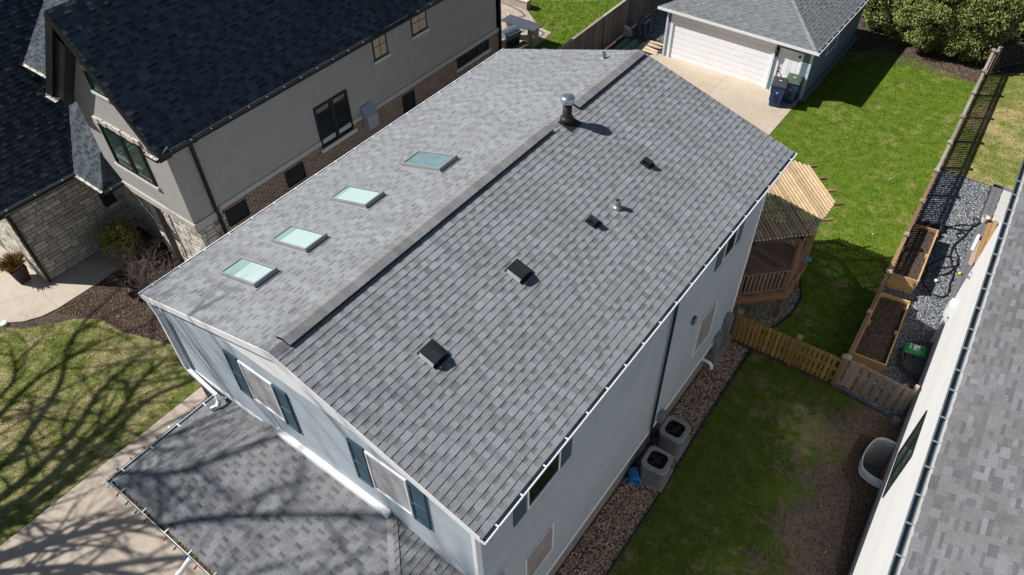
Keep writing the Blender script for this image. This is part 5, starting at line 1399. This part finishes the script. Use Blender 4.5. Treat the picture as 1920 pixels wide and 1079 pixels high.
for i in range(14): y = 13.47 + i * 0.097; mb.box(8.66, 9.15, y, y + 0.016, 0.335, 0.345)
for i in range(6): x = 8.68 + i * 0.09; mb.box(x, x + 0.016, 13.5, 14.72, 0.346, 0.352)
mb.build("mesh_cover", "well_brown", wb)
sb = thing("soil_bag", "bright green bag of soil lying on the brown window well", "bag", (8.8, 14.15, 0.36))
mb = MB(); n = 14; rows = []
for j in range(9):
    row = []; q = j / 8
    for i in range(n + 1):
        s = i / n; e = max(0, min(1, 4 * s * (1 - s) * 1.6)) * max(0, min(1, 4 * q * (1 - q) * 1.8)); e = min(1, e)
        p = Vector((8.50, 14.33, 0)).lerp(Vector((9.08, 14.47, 0)), s).lerp(Vector((8.55, 13.92, 0)).lerp(Vector((9.12, 14.05, 0)), s), q)
        row.append((p.x, p.y, 0.356 + 0.09 * e ** 0.5 + 0.008 * math.sin(i * 2.1 + j)))
    rows.append(row)
mb.grid(rows); mb.grid([[(x, y, 0.355) for x, y, z in r] for r in rows[::-1]]); mb.build("sack", "bag_green", sb, smooth=True)
mb = MB()
for a, b, c, d in ((0.42, 0.62, 0.25, 0.75),): 
    q = [rows[2][5], rows[2][9], rows[6][9], rows[6][5]]; mb.face([(x, y, z + 0.012) for x, y, z in q][::-1])
for i in range(4): x, y, z = rows[2 + i][3]; mb.box(x - 0.03, x + 0.03, y - 0.012, y + 0.012, z + 0.004, z + 0.012)
mb.build("printed_panel", "white_paint", sb)
x, y, z = rows[5][8]; mb = MB(); mb.box(x - 0.04, x + 0.04, y - 0.03, y + 0.03, z + 0.008, z + 0.018); mb.build("printed_mark", "orange_paint", sb)
# hose
rr = random.Random(8)
mb = MB()
def loop_path(pts, z=0.06):
    C = []; P_ = [Vector((*p, z)) for p in pts]
    for i in range(len(P_) - 1):
        a = P_[max(i - 1, 0)]; b = P_[i]; c = P_[i + 1]; d = P_[min(i + 2, len(P_) - 1)]
        for k in range(8):
            s = k / 8; C.append(0.5 * ((2 * b) + (c - a) * s + (2 * a - 5 * b + 4 * c - d) * s * s + (3 * b - a - 3 * c + d) * s ** 3))
    C.append(P_[-1]); return C
for pts in ([(8.93, 21.73), (8.79, 21.83), (8.71, 21.68), (8.81, 21.5), (8.94, 21.56)],
            [(7.95, 20.76), (8.21, 20.77), (8.47, 20.88), (8.7, 20.99), (8.79, 21.22), (8.94, 21.68)],
            [(8.05, 20.69), (8.32, 21.03), (8.63, 21.28), (8.84, 21.37)],
            [(8.94, 21.64), (8.78, 21.27), (8.71, 20.83), (8.61, 20.31), (8.52, 19.91), (8.53, 19.48), (8.64, 19.09), (8.77, 18.82)],
            [(8.26, 20.79), (8.61, 20.81), (8.43, 20.57), (8.53, 20.41), (8.74, 20.4)],
            [(8.52, 19.91), (8.68, 19.6), (8.83, 19.23), (8.83, 18.91), (8.65, 18.73), (8.37, 18.43), (8.35, 18.21), (8.55, 18.18), (8.73, 18.43), (8.81, 18.77)],
            [(8.85, 19.03), (8.84, 18.77), (8.88, 18.49), (8.9, 18.0), (8.96, 17.46), (8.9, 17.26), (8.66, 17.15), (8.37, 17.33), (8.17, 17.58), (8.16, 18.07), (8.1, 18.34), (8.28, 18.78), (8.41, 19.13), (8.59, 19.29), (8.77, 19.24), (8.86, 19.04)]):
    mb.tube([(q.x, q.y, 0.055 + 0.015 * math.sin(i * 0.7)) for i, q in enumerate(loop_path(pts))], 0.022, 6)
tag(mb.build("garden_hose", "hose_black", smooth=True), "black hose trailing in loops over the slate chips", "hose")
# small things on the path
pl_ = thing("plank_stack", "orange brown timber planks leaning by the white wall", "planks", (9.3, 21.0, 0))
for i, (x, y0, y1, z, m) in enumerate(((9.28, 19.4, 21.9, 0.06, "wood_new"), (9.42, 19.5, 21.95, 0.09, "wood_bed"), (9.18, 19.2, 20.6, 0.06, "wood_grey"))):
    mb = MB(i); mb.bar((x + 0.02, y0, z), (x - 0.06, y1, z + 0.02), 0.13, 0.04); mb.build("plank", m, pl_)
mb = MB(); mb.lathe((9.03, 21.8, 0.03), [(0.01, 0.0), (0.09, 0.0), (0.115, 0.2), (0.125, 0.22), (0.11, 0.22), (0.085, 0.02), (0.01, 0.02)], 18); tag(mb.build("flower_pot", "limestone"), "empty white pot at the end of the planks", "pot")
mb = MB(); mb.box(9.02, 9.12, 20.0, 20.9, 0.03, 0.12); tag(mb.build("plastic_box", "white_paint", bevel=0.02), "long white box beside the planks on the path", "box")
for n_, lab, x, y, r, m in (("ball", "yellow ball on the grey paver border", 9.03, 18.6, 0.055, "yellow_plastic"), ("ball", "white ball on the slate chips near the hose", 8.5, 17.8, 0.06, "white_paint")):
    mb = MB(); mb.lathe((x, y, 0.02), [(0.005, 0), (r * .6, r * .2), (r * .95, r * .7), (r, r), (r * .95, r * 1.3), (r * .6, r * 1.8), (0.005, r * 2)], 14); tag(mb.build(n_, m, smooth=True), lab, "ball")
mb = MB(); mb.lathe((4.81, 16.4, 0.06), [(0.005, 0.02), (0.09, 0.02), (0.125, 0.012), (0.135, 0.0), (0.128, -0.004), (0.005, 0.008)], 22); tag(mb.build("frisbee", "cyan_plastic", smooth=True), "turquoise flying disc on the back lawn", "frisbee")
mb = MB(); mb.lathe((-14.42, -0.98, 0.0), [(0.01, 0.05), (0.05, 0.06), (0.10, 0.045), (0.115, 0.0), (0.118, 0.03), (0.1, 0.06), (0.04, 0.075)], 18); tag(mb.build("garden_light", "white_paint"), "small white ground light at the edge of the walkway", "light")
# crumpled dark plastic at the fence beside the far bed
r8 = np.random.default_rng(12); rows = [[(7.15 + i * 0.09, 19.75 + j * 0.12, 0.05 + abs(r8.normal(0, 0.10))) for i in range(10)] for j in range(8)]
mb = MB(); mb.grid(rows); tag(mb.build("plastic_sheet", "hose_black"), "crumpled black plastic sheet beyond the tall raised bed", "sheet")

# ================================================================ beyond the house: counter, grill, lumber
ct = thing("outdoor_counter", "outdoor bar counter with dark granite top on stone piers", "counter", (-11.9, 23.0, 0))
part_box("counter_top", "granite", ct, -12.75, -10.84, 22.68, 23.38, 0.90, 0.96)
part_box("pier", "wall_block", ct, -11.35, -11.02, 22.85, 23.3, 0.0, 0.898); part_box("pier", "wall_block", ct, -12.6, -12.3, 22.85, 23.3, 0.0, 0.898)
sw = thing("seat_wall", "low pale block wall with cap stones at the patio edge", "wall", (-14.3, 25.7, 0))
part_box("wall_body", "wall_block", sw, -15.8, -13.5, 25.75, 26.1, 0.0, 0.44); part_box("cap_stone", "limestone", sw, -15.85, -13.44, 25.70, 26.15, 0.441, 0.51)
bm = thing("bench", "low brown timber bench by the granite counter", "bench", (-11.6, 21.6, 0))
part_box("seat", "wood_old", bm, -11.35, -10.95, 20.6, 22.5, 0.36, 0.42); part_box("leg", "wood_old", bm, -11.3, -11.0, 20.8, 20.9, 0.0, 0.359); part_box("leg", "wood_old", bm, -11.3, -11.0, 22.2, 22.3, 0.0, 0.359)
gr = thing("barbecue_grill", "black gas barbecue with domed lid on the patio", "barbecue", (0, 0, 0), world=False)
mb = MB(); mb.box(-0.42, 0.42, -0.26, 0.26, 0.08, 0.72); mb.build("cabinet", "black_metal", gr)
mb = MB(); rows = []
for j in range(11):
    a = math.pi * j / 10; rows.append([(x, -0.30 * math.cos(a), 0.86 + 0.30 * math.sin(a) * 0.85) for x in (-0.44, 0.44)])
mb.grid(rows); mb.face([r[0] for r in rows][::-1]); mb.face([r[1] for r in rows]); mb.box(-0.45, 0.45, -0.3, 0.3, 0.721, 0.858); mb.build("lid", "gutter_slate", gr)
for s in (-1, 1): part_box("side_shelf", "plate_steel", gr, min(s * 0.46, s * 0.84), max(s * 0.46, s * 0.84), -0.26, 0.24, 0.80, 0.84)
mb = MB(); mb.tube([(-0.36, -0.34, 0.98), (0.36, -0.34, 0.98)], 0.015, 8); mb.build("handle", "plate_steel", gr)
for s in (-0.38, 0.38):
    mb = MB(); mb.lathe((s, 0.2, 0.07), [(0.01, -0.02), (0.07, -0.02), (0.07, 0.02), (0.01, 0.02)], 14, (1, 0, 0)); mb.build("wheel", "black_metal", gr)
gr.location = (-11.75, 21.95, 0.012); gr.rotation_euler = (0, 0, R(78))
tb = thing("side_table", "dark square metal table behind the garage fence corner", "table", (-7.47, 26.9, 0))
part_box("table_top", "well_brown", tb, -7.7, -7.25, 26.58, 27.2, 0.68, 0.72)
for x in (-7.66, -7.32):
    for y in (26.64, 27.12): part_box("leg", "black_metal", tb, x, x + 0.04, y, y + 0.04, 0.0, 0.68)
lb = thing("lumber_pile", "loose boards, greenish and pale, on the ground by the privacy fence", "lumber", (-7.2, 25.6, 0))
rl = random.Random(4)
for i in range(7):
    mb = MB(i); x = -7.75 + i * 0.155; mb.bar((x, 24.4 + rl.uniform(-.2, .2), 0.05 + 0.006 * i), (x + rl.uniform(-.05, .1), 26.1 + rl.uniform(-.2, .15), 0.05 + 0.005 * i), 0.14, 0.035); mb.build("board", "lumber_green", lb)
for i in range(6):
    mb = MB(i); y = 25.45 + i * 0.16; mb.bar((-6.95 + rl.uniform(-.1, .1), y + 0.1, 0.05 + 0.01 * i), (-5.95 + rl.uniform(-.2, .1), y + rl.uniform(-.1, .15), 0.05 + 0.012 * i), 0.13, 0.035); mb.build("board", "lumber_pale", lb)
mb = MB(); mb.face([(-8.13, 26.15, 0.02), (-7.72, 26.4, 0.02), (-7.78, 26.38, 0.3), (-7.93, 26.3, 0.52), (-8.1, 26.18, 0.62)]); mb.face([(-8.13, 26.17, 0.02), (-7.72, 26.42, 0.02), (-7.78, 26.40, 0.3), (-7.93, 26.32, 0.52), (-8.1, 26.20, 0.62)][::-1])
tag(mb.build("wire_mesh", "plate_steel"), "pale sheet of mesh leaning on the privacy fence", "mesh")

# ================================================================ coloured bulbs along the lower gutter
sl = thing("string_lights", "string of coloured bulbs clipped along the lower front gutter", "string lights", (-4.4, -2.4, 2.9))
cols = ["red_plastic", "green_plastic", "blue_plastic", "red_plastic", "white_paint"]
gx, gy, gzz = FX0 - 0.035, FY - 0.035, FZ + 0.045
wp = [(gx, 0.4, gzz), (gx, gy, gzz), (1.0, gy, gzz)]
mb = MB(); mb.tube(wp, 0.006, 5); mb.build("wire", "green_plastic", sl)
k = 0
def bulb(p, out, m):
    mb = MB(); d = Vector(out); d.z = -0.25
    mb.lathe(p, [(0.012, 0.0), (0.012, 0.03), (0.018, 0.035), (0.021, 0.055), (0.015, 0.08), (0.003, 0.1)], 10, d); mb.build("bulb", m, sl, smooth=True)
y = 0.2
while y > gy + 0.1: bulb((gx, y, gzz), (-1, 0.1, 0), cols[(k * 2 + 1) % 5]); y -= 0.31; k += 1
x = FX0 + 0.12
while x < 0.6: bulb((x, gy, gzz), (0.1, -1, 0), cols[k % 5]); x += 0.31; k += 1

# ================================================================ plants
def crown_leaves(center, rad, n, size, rng, lumps=40, lump_r=0.32, flat=0.2, zmin=0.05):
    """leaf cards on an uneven shell made of many small lumps"""
    c = np.array(center); rad = np.array(rad)
    d = rng.normal(size=(lumps, 3)); d /= np.linalg.norm(d, axis=1)[:, None]
    lc = c + d * rad * rng.uniform(0.72, 1.0, (lumps, 1)); lr = lump_r * rng.uniform(0.6, 1.35, lumps)
    k = rng.integers(0, lumps, n); e = rng.normal(size=(n, 3)); e /= np.linalg.norm(e, axis=1)[:, None]
    p = lc[k] + e * (lr[k] * rng.uniform(0.55, 1.08, n) ** 0.6)[:, None]
    p = p[p[:, 2] > zmin]
    V, F = leafcards(p, size, rng, flat)
    t = np.clip(rng.normal(0.5, 0.2, len(p)) + (rng.uniform(-0.18, 0.18, lumps))[k[:len(p)]], 0, 1)
    return V, F, t
def evergreen(label, x, y, r, h, n, seed, m="needle", size=0.07, group=None, name="evergreen_shrub", z0=0.0, lump=0.42, lumps=110):
    t = thing(name, label, "shrub", (x, y, 0), group, world=False)
    g = np.random.default_rng(seed)
    V, F, tn = crown_leaves((0, 0, h * 0.5 + z0), (r, r * 0.92, h * 0.5), n, size, g, lumps, lump)
    raw_mesh("foliage", V, F, tn, m, t)
    mb = MB(); s = random.Random(seed)
    for k in range(5):
        a = s.uniform(0, 6.28); mb.tube([(0.1 * math.cos(a), 0.1 * math.sin(a), 0), (r * 0.3 * math.cos(a), r * 0.3 * math.sin(a), h * 0.4), (r * 0.6 * math.cos(a), r * 0.6 * math.sin(a), h * 0.8)], [0.06, 0.04, 0.015], 6)
    mb.build("stem", "bark", t)
    # dense heart of larger leaf cards in darker tones
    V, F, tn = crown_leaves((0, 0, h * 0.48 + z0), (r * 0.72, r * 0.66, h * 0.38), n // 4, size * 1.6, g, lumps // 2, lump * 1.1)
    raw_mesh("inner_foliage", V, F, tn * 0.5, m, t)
    return t
GH = "evergreen hedge at the back of the lawn"
evergreen("broad sunlit evergreen shrub filling the middle of the hedge", 3.55, 33.35, 1.75, 4.4, 60000, 1, size=0.048, group=GH)
evergreen("evergreen shrub at the fence end of the hedge", 5.45, 33.25, 1.25, 3.7, 42000, 2, size=0.048, group=GH)
evergreen("shaded evergreen shrub behind the garage", 1.5, 34.2, 1.5, 4.6, 30000, 3, size=0.055, group=GH)
evergreen("tall evergreen beyond the dark corner fence", 7.4, 37.2, 1.7, 5.0, 20000, 4, group=GH)
evergreen("evergreen behind the hedge, half hidden", 3.6, 37.6, 2.2, 6.2, 20000, 5, group=GH)
evergreen("gold tipped green shrub at the end of the walkway", -13.98, 3.15, 0.58, 1.35, 11000, 6, "needle_gold", 0.04, name="golden_shrub", lump=0.2, lumps=60)
# planter with dry grasses
pt_ = thing("planter", "dark tapered pot of dry orange grasses by the stone wing", "planter", (-15.78, 0.42, 0), world=False)
mb = MB(); mb.grid([[(-0.17, -0.17, 0.02), (0.17, -0.17, 0.02), (0.17, 0.17, 0.02), (-0.17, 0.17, 0.02)], [(-0.25, -0.25, 0.62), (0.25, -0.25, 0.62), (0.25, 0.25, 0.62), (-0.25, 0.25, 0.62)], [(-0.22, -0.22, 0.62), (0.22, -0.22, 0.62), (0.22, 0.22, 0.62), (-0.22, 0.22, 0.62)], [(-0.21, -0.21, 0.56), (0.21, -0.21, 0.56), (0.21, 0.21, 0.56), (-0.21, 0.21, 0.56)]], True, caps=True); mb.build("pot", "pot_dark", pt_)
g = np.random.default_rng(9); n = 900
a = g.uniform(0, 6.28, n); ln = g.uniform(0.25, 0.75, n); sp = g.uniform(0.1, 0.75, n)
b0 = np.stack([g.normal(0, 0.07, n), g.normal(0, 0.07, n), np.full(n, 0.56)], 1)
tip = b0 + np.stack([np.cos(a) * ln * sp, np.sin(a) * ln * sp, ln * (1.05 - sp * 0.75)], 1)
pw = np.stack([-np.sin(a), np.cos(a), np.zeros(n)], 1) * 0.008
mid = (b0 + tip) / 2 + np.array([0, 0, 0.07])
V = np.stack([b0 - pw, b0 + pw, mid + pw, tip, mid - pw], 1).reshape(-1, 3)
raw_mesh("dry_grass", V, np.arange(5 * n).reshape(-1, 5), g.uniform(0, 1, n), "grass_dry", pt_)
V, F = leafcards(np.stack([g.normal(0.05, 0.1, 160), g.normal(-0.12, 0.08, 160), g.uniform(0.6, 0.72, 160)], 1), 0.035, g)
raw_mesh("green_leaves", V, F, g.uniform(0.3, 1, 160), "needle", pt_)
# bare branching: recursive tapering tubes
def grow(mb, p, d, L, r, depth, s, spread=0.6, up=0.15, segs=4, n=5, kids=(2, 4)):
    pts = [p]; rad = [r]; q = Vector(p); e = Vector(d)
    for i in range(segs):
        e = (e + Vector((s.gauss(0, .16), s.gauss(0, .16), s.gauss(0, .10) + up * 0.25))).normalized()
        q = q + e * (L / segs); pts.append(q.copy()); rad.append(r * (1 - 0.62 * (i + 1) / segs))
    mb.tube(pts, rad, n, t=s.random(), caps=False)
    if depth > 0:
        for k in range(s.randint(*kids)):
            f = s.uniform(0.35, 1.0); i = min(segs - 1, int(f * segs)); b = pts[i].lerp(pts[i + 1], f * segs - i) if f < 1 else pts[-1]
            e2 = (e + Vector((s.gauss(0, spread), s.gauss(0, spread), s.gauss(0, spread * 0.7) + up))).normalized()
            grow(mb, b, e2, L * s.uniform(0.5, 0.75), max(0.0022, rad[i] * 0.62), depth - 1, s, spread, up, segs, max(4, n - 1), kids)
def bare_shrub(label, x, y, n, L, seed, m="twig", group=None, depth=3):
    t = thing("bare_shrub", label, "shrub", (x, y, 0), group, world=False)
    s = random.Random(seed); 
    for k in range(n):
        a = s.uniform(0, 6.28); mb = MB()
        grow(mb, Vector((s.gauss(0, .05), s.gauss(0, .05), 0)), Vector((math.cos(a) * 0.7, math.sin(a) * 0.7, 1)).normalized(), L * s.uniform(0.7, 1.1), 0.015, depth, s, 0.6, 0.12, 4, 5, (2, 4))
        mb.build("branch", m, t)
    return t
bare_shrub("large leafless shrub of tangled reddish twigs before the stone piers", -12.75, 2.9, 20, 0.95, 31, depth=3)
bare_shrub("leafless shrub hanging over the front edge of the mulch bed", -11.9, 2.6, 15, 0.85, 32)
bare_shrub("leafless shrub under the corner of the stucco house", -11.3, 3.2, 11, 0.8, 33)
bare_shrub("thin twigs at the lower left by the driveway", -6.95, -5.35, 4, 0.75, 35, depth=2)
bare_shrub("thin dry twigs beside the white downspout", -2.25, -3.0, 4, 0.7, 36, depth=2)
bare_shrub("grey twigs hanging at the dark corner fence", 7.3, 33.9, 6, 1.0, 37, depth=2)
# street tree whose bare crown throws the shadows on the front lawn, the drive and the lower roof
tr = thing("bare_tree", "large leafless tree standing in the front lawn", "tree", (-14.6, -13.2, 0))
ct_ = 1.0 / math.tan(SUN_EL); sx, sy = -math.cos(SUN_AZ) * ct_, -math.sin(SUN_AZ) * ct_
def from_shadow(x, y, h): return Vector((x - sx * h, y - sy * h, h))
mb = MB(); s = random.Random(77)
T0 = Vector((-14.6, -13.2, 0)); T1 = Vector((-14.75, -13.0, 2.3)); 
mb.tube([T0, Vector((-14.62, -13.15, 0.4)), T1, from_shadow(-10.6, -9.4, 4.3)], [0.42, 0.33, 0.28, 0.26], 12)
mb.build("trunk", "bark", tr)
F0 = from_shadow(-10.6, -9.4, 4.3)
limbs = [
 ([(-8.6, -7.0, 5.4), (-7.0, -4.95, 6.4), (-6.45, -4.1, 6.9), (-6.05, -3.5, 7.3), (-5.6, -2.85, 7.8), (-4.85, -2.2, 8.5), (-3.3, -1.5, 9.6)], 0.17, 0.035),
 ([(-8.4, -6.9, 5.3), (-6.7, -5.2, 6.3), (-6.0, -4.55, 6.8), (-5.3, -3.95, 7.4), (-4.4, -3.5, 8.0), (-2.5, -2.6, 9.2)], 0.14, 0.03),
 ([(-9.4, -6.9, 5.6), (-8.2, -4.4, 6.8), (-8.1, -2.95, 7.6), (-8.35, -1.85, 8.3), (-8.45, -0.8, 9.0), (-8.95, 0.2, 9.6), (-9.05, 0.9, 10.2)], 0.17, 0.04),
 ([(-8.9, -6.8, 5.5), (-7.85, -4.6, 6.8), (-7.6, -3.4, 7.5), (-7.55, -2.5, 8.2), (-7.3, -1.2, 9.2), (-6.8, 0.4, 10.2)], 0.11, 0.025),
 ([(-10.3, -6.5, 6.0), (-9.5, -3.75, 7.2), (-10.0, -2.5, 8.0), (-10.8, -1.2, 8.8), (-12.0, -0.2, 9.6), (-12.6, 1.0, 10.4)], 0.15, 0.03),
 ([(-11.5, -6.2, 6.2), (-11.6, -4.2, 7.2), (-11.9, -2.1, 8.4), (-13.2, -1.4, 9.3)], 0.12, 0.03),
 ([(-6.6, -7.6, 7.0), (-2.9, -5.4, 10.0), (0.2, -2.0, 12.5), (2.2, 0.0, 14.5), (4.4, 1.5, 16.5), (5.6, 2.2, 17.5)], 0.105, 0.045),
 ([(-7.4, -6.4, 7.4), (-4.2, -3.0, 10.5), (-1.6, -0.8, 13.0), (-0.4, 0.3, 14.5), (0.4, 1.2, 15.5)], 0.105, 0.045),
 ([(-5.6, -8.2, 6.8), (-1.2, -5.6, 10.0), (2.0, -2.4, 12.5), (3.8, -0.4, 14.5), (5.6, 0.8, 16.0)], 0.105, 0.045),
 ([(-6.8, -7.0, 7.4), (-3.4, -4.0, 11.0), (-0.4, -0.6, 14.0), (1.4, 0.6, 15.5), (3.2, 2.6, 17.5)], 0.105, 0.045),
 ([(-9.0, -7.2, 5.4), (-8.6, -3.9, 7.2), (-8.9, -2.0, 8.4), (-9.6, -0.6, 9.4), (-9.8, 0.8, 10.4)], 0.15, 0.04),
 ([(-8.6, -7.0, 5.6), (-7.7, -3.2, 8.0), (-8.2, -0.2, 9.6), (-7.7, 1.2, 10.8), (-7.2, 3.0, 12.0)], 0.13, 0.04),
 ([(-11.0, -7.0, 6.0), (-10.9, -3.9, 7.6), (-11.5, -1.6, 9.0), (-11.3, 0.3, 10.2)], 0.14, 0.04),
 ([(-12.0, -7.6, 6.0), (-13.2, -4.6, 7.4), (-14.6, -2.8, 8.8)], 0.13, 0.04),
]
for li, (pts, r0, r1) in enumerate(limbs):
    hi = 6 <= li <= 9
    P_ = [F0] + [from_shadow(*p) for p in pts]; C = []
    for i in range(len(P_) - 1):
        a = P_[max(i - 1, 0)]; b = P_[i]; c = P_[i + 1]; d = P_[min(i + 2, len(P_) - 1)]
        for k in range(4):
            q = k / 4; C.append(0.5 * ((2 * b) + (c - a) * q + (2 * a - 5 * b + 4 * c - d) * q * q + (3 * b - a - 3 * c + d) * q ** 3))
    C.append(P_[-1]); n = len(C)
    mb = MB(); mb.tube(C, [1.18 * (r0 + (r1 - r0) * (i / (n - 1)) ** 0.8) for i in range(n)], 8, caps=False)
    for i in range(4, n - 1):
        d = (C[i + 1] - C[i]).normalized(); e = (d + Vector((s.gauss(0, .7), s.gauss(0, .7), s.gauss(0.15, .5)))).normalized()
        rr_ = max(0.07, r0 + (r1 - r0) * (i / (n - 1)) ** 0.8)
        grow(mb, C[i], e, s.uniform(1.4, 3.4) if hi else s.uniform(1.1, 2.6), min(0.06, rr_ * 0.55), 2, s, 0.55, 0.05, 4, 5, (3, 5) if hi else (2, 3))
    grow(mb, C[-1], (C[-1] - C[-2]).normalized(), 2.2, r1, 2, s, 0.5, 0.05, 4, 5, (3, 4))
    mb.build("limb", "bark", tr)
